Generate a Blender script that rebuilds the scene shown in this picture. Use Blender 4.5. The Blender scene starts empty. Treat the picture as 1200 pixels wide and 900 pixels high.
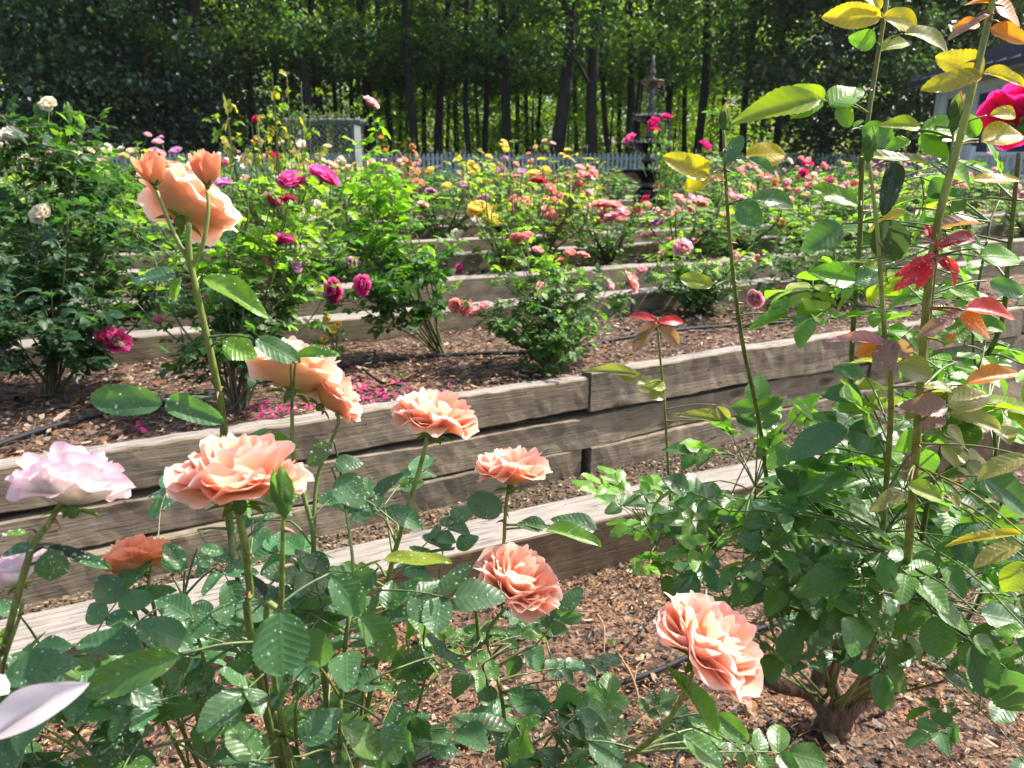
import bpy, math, random
import numpy as np
from mathutils import Vector, Matrix, noise as mnoise

R = math.radians
rng = np.random.default_rng(7)
random.seed(7)
scene = bpy.context.scene
C = scene.collection

# ------------------------------------------------------------------ camera
PITCH, CAM_H, FPX = 16.1, 1.65, 900.0
cam_d = bpy.data.cameras.new('camera')
cam = bpy.data.objects.new('camera', cam_d); C.objects.link(cam)
cam.location = (0, 0, CAM_H)
cam.rotation_euler = (R(90 - PITCH), 0, 0)
cam_d.sensor_width = 36; cam_d.lens = 27
cam_d.clip_start = 0.05; cam_d.clip_end = 600
cam_d.dof.use_dof = True; cam_d.dof.focus_distance = 1.15; cam_d.dof.aperture_fstop = 9.0
scene.camera = cam

# ------------------------------------------------------------------ sky, sun, exposure
SUN_AZ, SUN_EL = 70.0, 50.0        # azimuth from +Y towards +X
world = bpy.data.worlds.new("World"); scene.world = world; world.use_nodes = True
wn = world.node_tree
bg = wn.nodes['Background']; bg.inputs['Strength'].default_value = 0.15
sky = wn.nodes.new('ShaderNodeTexSky'); sky.sky_type = 'NISHITA'; sky.sun_disc = False
sky.sun_elevation = R(SUN_EL); sky.sun_rotation = R(SUN_AZ); sky.air_density = 1.0; sky.dust_density = 3.5; sky.ozone_density = 0.3
wn.links.new(sky.outputs[0], bg.inputs['Color'])
sun_d = bpy.data.lights.new('sun', 'SUN'); sun_d.energy = 5.0; sun_d.angle = R(0.6); sun_d.color = (1.0, 0.94, 0.84)
sun = bpy.data.objects.new('sun', sun_d); C.objects.link(sun)
sdir = Vector((math.sin(R(SUN_AZ)) * math.cos(R(SUN_EL)), math.cos(R(SUN_AZ)) * math.cos(R(SUN_EL)), math.sin(R(SUN_EL))))
sun.location = (0, 0, 30)
sun.rotation_euler = sdir.to_track_quat('Z', 'Y').to_euler()
scene.view_settings.view_transform = 'Standard'; scene.view_settings.look = 'None'
scene.view_settings.gamma = 1.0; scene.view_settings.exposure = 1.12
scene.render.engine = 'CYCLES'
cy = scene.cycles
cy.max_bounces = 7; cy.diffuse_bounces = 3; cy.glossy_bounces = 2; cy.transmission_bounces = 5
cy.transparent_max_bounces = 6; cy.caustics_reflective = False; cy.caustics_refractive = False
cy.use_denoising = True
cy.sample_clamp_indirect = 6

# ------------------------------------------------------------------ projection helpers (photo measured at 1200x900)
_a = R(PITCH)
def ray(px, py):
    x = (px - 600) / FPX; y = (450 - py) / FPX
    return np.array([x, math.cos(_a) + y * math.sin(_a), -math.sin(_a) + y * math.cos(_a)])
def P(px, py, d):
    return ray(px, py) * d + np.array([0, 0, CAM_H])
def G(px, py, z):
    r = ray(px, py); return r * ((z - CAM_H) / r[2]) + np.array([0, 0, CAM_H])
def dep(p):
    return p[1] * math.cos(_a) - (p[2] - CAM_H) * math.sin(_a)
def nrm(v):
    v = np.asarray(v, float); return v / (np.linalg.norm(v) + 1e-12)
CAMP = np.array([0, 0, CAM_H])

# ------------------------------------------------------------------ materials
def newmat(name):
    m = bpy.data.materials.new(name); m.use_nodes = True
    nt = m.node_tree; b = nt.nodes['Principled BSDF']
    return m, nt, b
def N(nt, t, **kw):
    n = nt.nodes.new(t)
    for k, v in kw.items():
        if hasattr(n, k): setattr(n, k, v)
        else: n.inputs[k].default_value = v
    return n
def L(nt, a, b): nt.links.new(a, b)
def mixcol(nt, a, b, fac, mode='MIX'):
    m = nt.nodes.new('ShaderNodeMix'); m.data_type = 'RGBA'; m.blend_type = mode
    for sock, v in ((m.inputs[6], a), (m.inputs[7], b), (m.inputs[0], fac)):
        if isinstance(v, (int, float)): sock.default_value = v
        elif isinstance(v, tuple): sock.default_value = (*v, 1) if len(v) == 3 else v
        else: L(nt, v, sock)
    return m.outputs[2]
def ramp(nt, fac, stops):
    r = nt.nodes.new('ShaderNodeValToRGB')
    el = r.color_ramp.elements
    while len(el) < len(stops): el.new(0.5)
    for e, (p, c) in zip(el, stops):
        e.position = p; e.color = (*c, 1) if len(c) == 3 else c
    L(nt, fac, r.inputs[0]); return r.outputs[0]
def math_(nt, op, a, b=None, clamp=False):
    m = nt.nodes.new('ShaderNodeMath'); m.operation = op; m.use_clamp = clamp
    for i, v in enumerate((a, b)):
        if v is None: continue
        if isinstance(v, (int, float)): m.inputs[i].default_value = v
        else: L(nt, v, m.inputs[i])
    return m.outputs[0]

def leaf_material(name, trans=0.42, rough=0.38, veins=True, wet=0.0, spec=0.5, tgain=(2.5, 2.7, 0.8)):
    m, nt, b = newmat(name)
    at = N(nt, 'ShaderNodeAttribute', attribute_name='Col')
    col = at.outputs['Color']
    if veins:
        uv = N(nt, 'ShaderNodeAttribute', attribute_name='luv')
        sp = N(nt, 'ShaderNodeSeparateXYZ'); L(nt, uv.outputs['Vector'], sp.inputs[0])
        av = math_(nt, 'ABSOLUTE', sp.outputs[1])
        # lateral veins leave the midrib at an angle
        ph = math_(nt, 'SUBTRACT', math_(nt, 'MULTIPLY', sp.outputs[0], 50.0), math_(nt, 'MULTIPLY', av, 16.0))
        s = math_(nt, 'POWER', math_(nt, 'ABSOLUTE', math_(nt, 'SINE', math_(nt, 'MULTIPLY', ph, 0.5))), 0.6)
        mid = math_(nt, 'MULTIPLY', av, 14.0, clamp=True)
        h = math_(nt, 'MULTIPLY', s, mid)
        col = mixcol(nt, mixcol(nt, col, (1.32, 1.28, 1.15), 1.0, 'MULTIPLY'), col, math_(nt, 'ADD', math_(nt, 'MULTIPLY', h, 0.6), 0.4, clamp=True))
        nz = N(nt, 'ShaderNodeTexNoise', Scale=38.0, Detail=3.0)
        col = mixcol(nt, col, mixcol(nt, col, (0.65, 0.78, 0.7), 1.0, 'MULTIPLY'), nz.outputs[0])
        bump = N(nt, 'ShaderNodeBump', Strength=0.35, Distance=0.001); L(nt, h, bump.inputs['Height'])
        L(nt, bump.outputs[0], b.inputs['Normal'])
        if wet:
            b.inputs['Coat Weight'].default_value = 0.25; b.inputs['Coat Roughness'].default_value = 0.3
            n2 = N(nt, 'ShaderNodeTexNoise', Scale=70.0, Detail=2.0)
            rr = ramp(nt, n2.outputs[0], [(0.42, (rough + .12,) * 3), (0.62, (rough * .45,) * 3)])
            L(nt, rr, b.inputs['Roughness'])
    if not wet: b.inputs['Roughness'].default_value = rough
    L(nt, col, b.inputs['Base Color']); b.inputs['Specular IOR Level'].default_value = spec
    tr = N(nt, 'ShaderNodeBsdfTranslucent')
    tc = mixcol(nt, col, tgain, 1.0, 'MULTIPLY'); L(nt, tc, tr.inputs['Color'])
    mx = N(nt, 'ShaderNodeMixShader'); mx.inputs[0].default_value = trans
    L(nt, b.outputs[0], mx.inputs[1]); L(nt, tr.outputs[0], mx.inputs[2])
    L(nt, mx.outputs[0], nt.nodes['Material Output'].inputs['Surface'])
    return m
M_LEAF = leaf_material('rose_leaf', 0.45, 0.45, True, wet=0.0)
M_WET = leaf_material('wet_rose_leaf', 0.40, 0.42, True, wet=1.0)
M_FARLEAF = leaf_material('woodland_leaf', 0.45, 0.5, False)
M_DARKLEAF = leaf_material('evergreen_leaf', 0.25, 0.36, False)

def petal_material():
    m, nt, b = newmat('rose_petal')
    at = N(nt, 'ShaderNodeAttribute', attribute_name='Col')
    uv = N(nt, 'ShaderNodeAttribute', attribute_name='luv')
    mp = N(nt, 'ShaderNodeMapping'); mp.inputs['Scale'].default_value = (3, 26, 1); L(nt, uv.outputs['Vector'], mp.inputs[0])
    nz = N(nt, 'ShaderNodeTexNoise', Scale=1.0, Detail=4.0); L(nt, mp.outputs[0], nz.inputs['Vector'])
    col = mixcol(nt, at.outputs['Color'], mixcol(nt, at.outputs['Color'], (1.0, 0.91, 0.88), 1.0, 'MULTIPLY'), nz.outputs[0])
    L(nt, col, b.inputs['Base Color']); b.inputs['Roughness'].default_value = 0.5
    b.inputs['Specular IOR Level'].default_value = 0.22
    b.inputs['Sheen Weight'].default_value = 0.0
    bump = N(nt, 'ShaderNodeBump', Strength=0.25, Distance=0.001); L(nt, nz.outputs[0], bump.inputs['Height']); L(nt, bump.outputs[0], b.inputs['Normal'])
    tr = N(nt, 'ShaderNodeBsdfTranslucent'); L(nt, col, tr.inputs['Color'])
    mx = N(nt, 'ShaderNodeMixShader'); mx.inputs[0].default_value = 0.58
    L(nt, b.outputs[0], mx.inputs[1]); L(nt, tr.outputs[0], mx.inputs[2])
    L(nt, mx.outputs[0], nt.nodes['Material Output'].inputs['Surface'])
    return m
M_PETAL = petal_material()

def stem_material():
    m, nt, b = newmat('rose_stem')
    at = N(nt, 'ShaderNodeAttribute', attribute_name='Col')
    nz = N(nt, 'ShaderNodeTexNoise', Scale=60.0, Detail=4.0)
    col = mixcol(nt, at.outputs['Color'], mixcol(nt, at.outputs['Color'], (0.6, 0.5, 0.42), 1.0, 'MULTIPLY'), ramp(nt, nz.outputs[0], [(0.45, (0,) * 3), (0.65, (1,) * 3)]))
    L(nt, col, b.inputs['Base Color']); b.inputs['Roughness'].default_value = 0.45
    b.inputs['Subsurface Weight'].default_value = 0.0
    bump = N(nt, 'ShaderNodeBump', Strength=0.3, Distance=0.002); L(nt, nz.outputs[0], bump.inputs['Height']); L(nt, bump.outputs[0], b.inputs['Normal'])
    return m
M_STEM = stem_material()

def bark_material(name, c1, c2, scale=6):
    m, nt, b = newmat(name)
    tc = N(nt, 'ShaderNodeTexCoord'); mp = N(nt, 'ShaderNodeMapping'); mp.inputs['Scale'].default_value = (1, 1, 0.15)
    L(nt, tc.outputs['Object'], mp.inputs[0])
    nz = N(nt, 'ShaderNodeTexNoise', Scale=scale * 4.0, Detail=5.0); L(nt, mp.outputs[0], nz.inputs['Vector'])
    L(nt, ramp(nt, nz.outputs[0], [(0.3, c1), (0.7, c2)]), b.inputs['Base Color']); b.inputs['Roughness'].default_value = 0.9
    bump = N(nt, 'ShaderNodeBump', Strength=0.8, Distance=0.03); L(nt, nz.outputs[0], bump.inputs['Height']); L(nt, bump.outputs[0], b.inputs['Normal'])
    return m
M_BARK = bark_material('tree_bark', (0.012, 0.009, 0.007), (0.04, 0.032, 0.025))
M_WOODYBASE = bark_material('rose_bark', (0.05, 0.027, 0.017), (0.19, 0.105, 0.06), 14)

def timber_material(name, bleached, tint=None):
    m, nt, b = newmat(name)
    tc = N(nt, 'ShaderNodeTexCoord')
    oi = N(nt, 'ShaderNodeObjectInfo')
    add = N(nt, 'ShaderNodeVectorMath', operation='ADD'); L(nt, tc.outputs['Object'], add.inputs[0])
    sc = N(nt, 'ShaderNodeVectorMath', operation='SCALE'); cmb = N(nt, 'ShaderNodeCombineXYZ')
    for i in range(3): L(nt, math_(nt, 'MULTIPLY', oi.outputs['Random'], 17.0 + 9 * i), cmb.inputs[i])
    L(nt, cmb.outputs[0], add.inputs[1])
    v = add.outputs[0]
    def noise(scale_xyz, s, d=4, dist=0.0):
        mp = N(nt, 'ShaderNodeMapping'); mp.inputs['Scale'].default_value = scale_xyz; L(nt, v, mp.inputs[0])
        n = N(nt, 'ShaderNodeTexNoise', Scale=s, Detail=float(d)); n.inputs['Distortion'].default_value = dist
        L(nt, mp.outputs[0], n.inputs['Vector']); return n.outputs[0]
    grain = noise((0.045, 1, 1), 120.0, 5, 0.15)
    fine = noise((0.05, 1, 1), 330.0, 4)
    big = noise((0.5, 1, 1), 3.2, 4)
    patch = noise((1, 1, 1), 9.0, 5)
    if bleached:
        base = ramp(nt, grain, [(0.3, (0.11, 0.095, 0.083)), (0.42, (0.215, 0.19, 0.17)), (0.6, (0.29, 0.263, 0.238)), (0.8, (0.36, 0.33, 0.30))])
    else:
        base = ramp(nt, grain, [(0.25, (0.155, 0.122, 0.084)), (0.45, (0.195, 0.156, 0.110)), (0.6, (0.22, 0.178, 0.128)), (0.8, (0.255, 0.21, 0.155))])
        base = mixcol(nt, base, (0.33, 0.27, 0.20), ramp(nt, patch, [(0.5, (0,) * 3), (0.68, (0.8,) * 3)]))
        base = mixcol(nt, base, (0.11, 0.10, 0.07), ramp(nt, big, [(0.48, (0,) * 3), (0.72, (0.6,) * 3)]))
    crack = ramp(nt, noise((0.03, 1, 1), 34.0, 3, 1.0), [(0.488, (1,) * 3), (0.5, (0.08,) * 3), (0.508, (1,) * 3)])
    col = mixcol(nt, base, crack, 0.85, 'MULTIPLY')
    col = mixcol(nt, col, ramp(nt, fine, [(0.3, (0.75,) * 3), (0.7, (1.15,) * 3)]), 0.8, 'MULTIPLY')
    # knots
    mp = N(nt, 'ShaderNodeMapping'); mp.inputs['Scale'].default_value = (0.55, 1.4, 1.4); L(nt, v, mp.inputs[0])
    vo = N(nt, 'ShaderNodeTexVoronoi', Scale=3.4); L(nt, mp.outputs[0], vo.inputs['Vector'])
    kn = ramp(nt, vo.outputs['Distance'], [(0.04, (0.25, 0.17, 0.12)), (0.10, (.55, .45, .38)), (0.13, (1, 1, 1))])
    col = mixcol(nt, col, kn, 0.8, 'MULTIPLY')
    if tint: col = mixcol(nt, col, tint, 1.0, 'MULTIPLY')
    L(nt, col, b.inputs['Base Color']); b.inputs['Roughness'].default_value = 0.85
    b.inputs['Specular IOR Level'].default_value = 0.25
    hh = math_(nt, 'ADD', math_(nt, 'MULTIPLY', grain, 0.6), math_(nt, 'ADD', math_(nt, 'MULTIPLY', fine, 0.3), math_(nt, 'MULTIPLY', crack, 0.8)))
    bump = N(nt, 'ShaderNodeBump', Strength=0.7, Distance=0.006); L(nt, hh, bump.inputs['Height']); L(nt, bump.outputs[0], b.inputs['Normal'])
    return m
M_TIMBER = timber_material('timber_side', False)
M_TIMBERDARK = timber_material('timber_shaded_side', False, (.55, .47, .40))  # darker tint paints shade into the sides of the low edging
M_TIMBERTOP = timber_material('timber_bleached_top', True)

def ground_material(name, stops, scale, bumpd=0.01, rough=0.95):
    m, nt, b = newmat(name)
    tc = N(nt, 'ShaderNodeTexCoord')
    mp = N(nt, 'ShaderNodeMapping'); mp.inputs['Scale'].default_value = (1, 1, 1); L(nt, tc.outputs['Object'], mp.inputs[0])
    nd = N(nt, 'ShaderNodeTexNoise', Scale=scale * .3, Detail=3.0); L(nt, mp.outputs[0], nd.inputs['Vector'])
    va = N(nt, 'ShaderNodeVectorMath', operation='SCALE'); L(nt, nd.outputs['Color'], va.inputs[0]); va.inputs['Scale'].default_value = 0.12
    vb = N(nt, 'ShaderNodeVectorMath', operation='ADD'); L(nt, mp.outputs[0], vb.inputs[0]); L(nt, va.outputs[0], vb.inputs[1])
    vo = N(nt, 'ShaderNodeTexVoronoi', Scale=scale); L(nt, vb.outputs[0], vo.inputs['Vector'])
    sp = N(nt, 'ShaderNodeSeparateXYZ'); L(nt, vo.outputs['Color'], sp.inputs[0])
    nz = N(nt, 'ShaderNodeTexNoise', Scale=scale * 1.7, Detail=5.0); L(nt, mp.outputs[0], nz.inputs['Vector'])
    f = math_(nt, 'ADD', math_(nt, 'MULTIPLY', sp.outputs[0], 0.6), math_(nt, 'MULTIPLY', nz.outputs[0], 0.4))
    col = ramp(nt, f, stops)
    big = N(nt, 'ShaderNodeTexNoise', Scale=2.2, Detail=4.0); L(nt, mp.outputs[0], big.inputs['Vector'])
    col = mixcol(nt, col, ramp(nt, big.outputs[0], [(0.35, (0.6,) * 3), (0.65, (1.2,) * 3)]), 1.0, 'MULTIPLY')
    L(nt, col, b.inputs['Base Color']); b.inputs['Roughness'].default_value = rough
    h = math_(nt, 'ADD', math_(nt, 'MULTIPLY', sp.outputs[1], 0.7), nz.outputs[0])
    bump = N(nt, 'ShaderNodeBump', Strength=0.9, Distance=bumpd); L(nt, h, bump.inputs['Height']); L(nt, bump.outputs[0], b.inputs['Normal'])
    return m
M_MULCH = ground_material('mulch_soil', [(0.25, (0.02, 0.012, 0.009)), (0.45, (0.07, 0.036, 0.022)), (0.6, (0.15, 0.075, 0.045)), (0.8, (0.23, 0.15, 0.10))], 55, 0.012)
M_GRAVEL = ground_material('pea_gravel', [(0.2, (0.03, 0.02, 0.013)), (0.45, (0.09, 0.06, 0.04)), (0.7, (0.17, 0.125, 0.08)), (0.9, (0.26, 0.21, 0.16))], 95, 0.012)
M_LAWN = ground_material('woodland_floor', [(0.2, (0.02, 0.03, 0.012)), (0.5, (0.05, 0.07, 0.02)), (0.8, (0.12, 0.12, 0.05))], 12, 0.05)

def attr_material(name, rough=0.8, spec=0.3, metallic=0.0, nscale=80, namt=0.35, bumpd=0.001):
    m, nt, b = newmat(name)
    at = N(nt, 'ShaderNodeAttribute', attribute_name='Col')
    nz = N(nt, 'ShaderNodeTexNoise', Scale=float(nscale), Detail=4.0)
    col = mixcol(nt, at.outputs['Color'], mixcol(nt, at.outputs['Color'], (0.45, 0.43, 0.42), 1.0, 'MULTIPLY'), math_(nt, 'MULTIPLY', nz.outputs[0], namt * 2))
    L(nt, col, b.inputs['Base Color']); b.inputs['Roughness'].default_value = rough
    b.inputs['Specular IOR Level'].default_value = spec; b.inputs['Metallic'].default_value = metallic
    bump = N(nt, 'ShaderNodeBump', Strength=0.4, Distance=bumpd); L(nt, nz.outputs[0], bump.inputs['Height']); L(nt, bump.outputs[0], b.inputs['Normal'])
    return m
M_CHIP = attr_material('bark_chip')
M_HOSE = attr_material('black_hose', 0.6, 0.2)
M_PAINT = attr_material('weathered_paint', 0.7, 0.3, 0, 12, 0.25)
M_IRON = attr_material('wet_iron', 0.22, 0.7, 0.3, 30, 0.4, 0.004)
M_ROOF = attr_material('roof_metal', 0.35, 0.5, 0.35, 6, 0.2)
M_GLASS = attr_material('window_glass', 0.08, 0.6, 0.0, 5, 0.1)
def water_material():
    m, nt, b = newmat('water_drops')
    b.inputs['Base Color'].default_value = (.85, .9, .9, 1); b.inputs['Roughness'].default_value = 0.06
    b.inputs['Specular IOR Level'].default_value = 0.8
    tr = N(nt, 'ShaderNodeBsdfTransparent'); mx = N(nt, 'ShaderNodeMixShader'); lw = N(nt, 'ShaderNodeLayerWeight', Blend=0.35)
    L(nt, math_(nt, 'ADD', math_(nt, 'MULTIPLY', lw.outputs['Facing'], 0.35), 0.13, clamp=True), mx.inputs[0])
    L(nt, tr.outputs[0], mx.inputs[1]); L(nt, b.outputs[0], mx.inputs[2]); L(nt, mx.outputs[0], nt.nodes['Material Output'].inputs['Surface'])
    return m
M_WATER = water_material()

# ------------------------------------------------------------------ mesh batch builder
class Batch:
    def __init__(s): s.v, s.f, s.c, s.u, s.mi, s.n = [], [], [], [], [], 0
    def add(s, v, f, col, luv=None, mi=0):
        v = np.asarray(v, float).reshape(-1, 3); k = len(v)
        col = np.asarray(col, float)
        if col.ndim == 1: col = np.tile(col[:3], (k, 1))
        s.v.append(v); s.f.append(np.asarray(f, int) + s.n); s.c.append(col)
        s.u.append(np.zeros((k, 3)) if luv is None else luv); s.mi.append(np.full(len(f), mi)); s.n += k
    def inst(s, tpl, mats, pos, cols, mi=0):
        """many copies of a template: mats K,3,3 (rows = local axes scaled), pos K,3, cols K,3"""
        tv, tf, tu = tpl; K = len(pos); n = len(tv)
        if K == 0: return
        v = np.einsum('nj,kji->kni', tv, mats) + pos[:, None, :]
        f = tf[None] + (np.arange(K) * n)[:, None, None]
        s.add(v.reshape(-1, 3), f.reshape(-1, 4), np.repeat(cols, n, 0), np.tile(tu, (K, 1)), mi)
    def mesh(s, name, mat, origin=(0, 0, 0), smooth=True):
        v = np.concatenate(s.v) - np.asarray(origin); f = np.concatenate(s.f); c = np.concatenate(s.c); u = np.concatenate(s.u)
        me = bpy.data.meshes.new(name)
        me.vertices.add(len(v)); me.vertices.foreach_set('co', v.ravel())
        me.loops.add(f.size); me.loops.foreach_set('vertex_index', f.ravel())
        me.polygons.add(len(f)); me.polygons.foreach_set('loop_start', np.arange(0, f.size, 4)); me.polygons.foreach_set('loop_total', np.full(len(f), 4))
        me.polygons.foreach_set('use_smooth', np.full(len(f), smooth))
        mats = mat if isinstance(mat, (list, tuple)) else [mat]
        for m in mats: me.materials.append(m)
        me.polygons.foreach_set('material_index', np.concatenate(s.mi))
        a = me.attributes.new('Col', 'FLOAT_COLOR', 'POINT'); a.data.foreach_set('color', np.concatenate([c, np.ones((len(c), 1))], 1).ravel())
        a = me.attributes.new('luv', 'FLOAT_VECTOR', 'POINT'); a.data.foreach_set('vector', u.ravel())
        me.update(calc_edges=True)
        return me
    def build(s, name, mat, parent=None, smooth=True, base=None):
        """link as ONE object; vertices are in world space, the object sits at its parent's base (or its own)"""
        org = base if base is not None else (wloc(parent) if parent else (0, 0, 0))
        o = bpy.data.objects.new(name, s.mesh(name, mat, org, smooth)); C.objects.link(o)
        if parent:
            o.parent = parent; o.location = np.asarray(org) - np.asarray(wloc(parent))
        else: o.location = org
        return o
def wloc(o):
    p = np.zeros(3)
    while o is not None: p = p + np.array(o.location); o = o.parent
    return p
def tag(o, label=None, cat=None, group=None, kind=None):
    for k, v in (('label', label), ('category', cat), ('group', group), ('kind', kind)):
        if v: o[k] = v
    return o
def empty(name, loc, label=None, cat=None, group=None):
    o = bpy.data.objects.new(name, None); C.objects.link(o); o.location = tuple(loc); o.empty_display_size = 0.1
    return tag(o, label, cat, group)
def link(name, me, parent=None, loc=(0, 0, 0), rot=None, scale=1.0):
    o = bpy.data.objects.new(name, me); C.objects.link(o)
    if rot is not None: o.rotation_mode = 'QUATERNION'; o.rotation_quaternion = rot
    o.scale = (scale,) * 3
    if parent: o.parent = parent; o.location = np.asarray(loc) - wloc(parent)
    else: o.location = tuple(loc)
    return o

def gridfaces(nu, nv, wrap=False):
    f = []
    for i in range(nu - 1):
        for j in range(nv if wrap else nv - 1):
            j2 = (j + 1) % nv
            f.append((i * nv + j, i * nv + j2, (i + 1) * nv + j2, (i + 1) * nv + j))
    return np.array(f)
BOXF = np.array([(0, 3, 2, 1), (4, 5, 6, 7), (0, 1, 5, 4), (1, 2, 6, 5), (2, 3, 7, 6), (3, 0, 4, 7)])
def box(b, lo, hi, col, M=None, T=(0, 0, 0), mi=0):
    x0, y0, z0 = lo; x1, y1, z1 = hi
    v = np.array([(x0, y0, z0), (x1, y0, z0), (x1, y1, z0), (x0, y1, z0), (x0, y0, z1), (x1, y0, z1), (x1, y1, z1), (x0, y1, z1)], float)
    if M is not None: v = v @ M
    b.add(v + np.asarray(T), BOXF, col, None, mi)
def bar(b, p, q, w, t, col, up=(0, 0, 1)):
    p, q = np.asarray(p, float), np.asarray(q, float); d = q - p; l = np.linalg.norm(d); d /= l
    s = nrm(np.cross(up, d)) if abs(np.dot(up, d)) < .99 else np.array([1., 0, 0]); n = np.cross(d, s)
    box(b, (0, -w / 2, -t / 2), (l, w / 2, t / 2), col, np.array([d, s, n]), p)
def spline(pts, n=6):
    pts = [np.asarray(p, float) for p in pts]
    if len(pts) < 3: return np.array([pts[0] + (pts[1] - pts[0]) * t for t in np.linspace(0, 1, n + 1)])
    q = [2 * pts[0] - pts[1]] + pts + [2 * pts[-1] - pts[-2]]; out = []
    for i in range(1, len(q) - 2):
        for t in np.linspace(0, 1, n, endpoint=False):
            a, b_, c, d = q[i - 1], q[i], q[i + 1], q[i + 2]
            out.append(.5 * (2 * b_ + (c - a) * t + (2 * a - 5 * b_ + 4 * c - d) * t * t + (-a + 3 * b_ - 3 * c + d) * t ** 3))
    out.append(pts[-1]); return np.array(out)
def tube(b, pts, r0, r1=None, col=(.1, .2, .05), col2=None, sides=6, mi=0, wob=0.0):
    pts = np.asarray(pts, float); n = len(pts); r1 = r0 if r1 is None else r1
    t = np.gradient(pts, axis=0); t /= (np.linalg.norm(t, axis=1)[:, None] + 1e-12)
    ref = np.array([0.31, 0.2, 0.93]) if abs(t[0] @ np.array([0.31, 0.2, 0.93])) < .9 else np.array([1., 0, 0])
    s = np.cross(t, ref); s /= (np.linalg.norm(s, axis=1)[:, None] + 1e-12); u = np.cross(t, s)
    r = np.linspace(r0, r1, n)
    if wob: r = r * (1 + rng.uniform(-wob, wob, n))
    a = np.linspace(0, 2 * np.pi, sides, endpoint=False)
    v = pts[:, None] + r[:, None, None] * (np.cos(a)[None, :, None] * s[:, None] + np.sin(a)[None, :, None] * u[:, None])
    v = v.reshape(-1, 3)
    # close the far end
    v = np.concatenate([v, np.tile(pts[-1] + t[-1] * r[-1] * .6, (sides, 1))]); f = gridfaces(n + 1, sides, True)
    c = np.asarray(col, float)
    if col2 is not None:
        k = np.concatenate([np.linspace(0, 1, n), [1]]); c = np.repeat(c[None] * (1 - k[:, None]) + np.asarray(col2)[None] * k[:, None], sides, 0)
    b.add(v, f, c, None, mi)
def lathe(b, prof, centre, col, seg=20, mi=0):
    prof = np.array(prof, float); a = np.linspace(0, 2 * np.pi, seg, endpoint=False)
    v = np.stack([prof[:, 0, None] * np.cos(a), prof[:, 0, None] * np.sin(a), np.tile(prof[:, 1, None], (1, seg))], -1).reshape(-1, 3) + np.asarray(centre)
    b.add(v, gridfaces(len(prof), seg, True), col, None, mi)

# ------------------------------------------------------------------ leaf templates: x along, y across, z normal; unit length
def leaf_tpl(nu, nv, fold, droop, serr, width=0.62, twist=0.0, seed=0):
    rg = np.random.default_rng(seed); V, U = [], []
    for i in range(nu):
        s = i / (nu - 1)
        w = width / 2 * (math.sin(math.pi * min(1, s ** 0.84)) ** 0.62 if 0 < s < 1 else 0.0)
        w *= (1.0 + .12 * math.sin(s * 5 + seed))
        w = max(w, 0.006)
        for j in range(nv):
            t = 2 * j / (nv - 1) - 1
            ww = w; x = s
            if serr and abs(t) > .99 and 0 < i < nu - 1:
                ww = w * (1 + serr * (1 if i % 2 else -1)); x = s + serr * .1 * (1 if i % 2 else -1)
            y = ww * t
            z = abs(t) * w * fold - droop * (s ** 2) + twist * t * w * s
            z += 0.02 * math.sin(9 * s + 3 * t + seed) * abs(t) * (1 if nu > 5 else 0)
            V.append((x, y, z)); U.append((s, t * w * 2, rg.random()))
    return np.array(V), gridfaces(nu, nv), np.array(U)
HERO = [leaf_tpl(27, 7, f, d, .035, w * 1.08, tw, k) for k, (f, d, w, tw) in enumerate([(.35, .18, .66, .1), (.15, .28, .7, -.15), (.5, .1, .6, .2), (.2, .05, .68, -.1), (.3, .4, .62, .25)])]
MID = [leaf_tpl(5, 3, f, d, 0, w, tw, k) for k, (f, d, w, tw) in enumerate([(.35, .18, .72, 0), (.15, .35, .76, -.2), (.5, .1, .66, .2)])]
LOW = [leaf_tpl(3, 3, f, d, 0, w, 0, k) for k, (f, d, w) in enumerate([(.3, .2, .8), (.5, .1, .7)])]
def frames(x, up):
    """K,3 directions and K,3 up hints -> K,3,3 rows x,y,z"""
    x = x / (np.linalg.norm(x, axis=1)[:, None] + 1e-12); z = up - (up * x).sum(1)[:, None] * x
    z /= (np.linalg.norm(z, axis=1)[:, None] + 1e-12); y = np.cross(z, x)
    return np.stack([x, y, z], 1)

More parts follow.
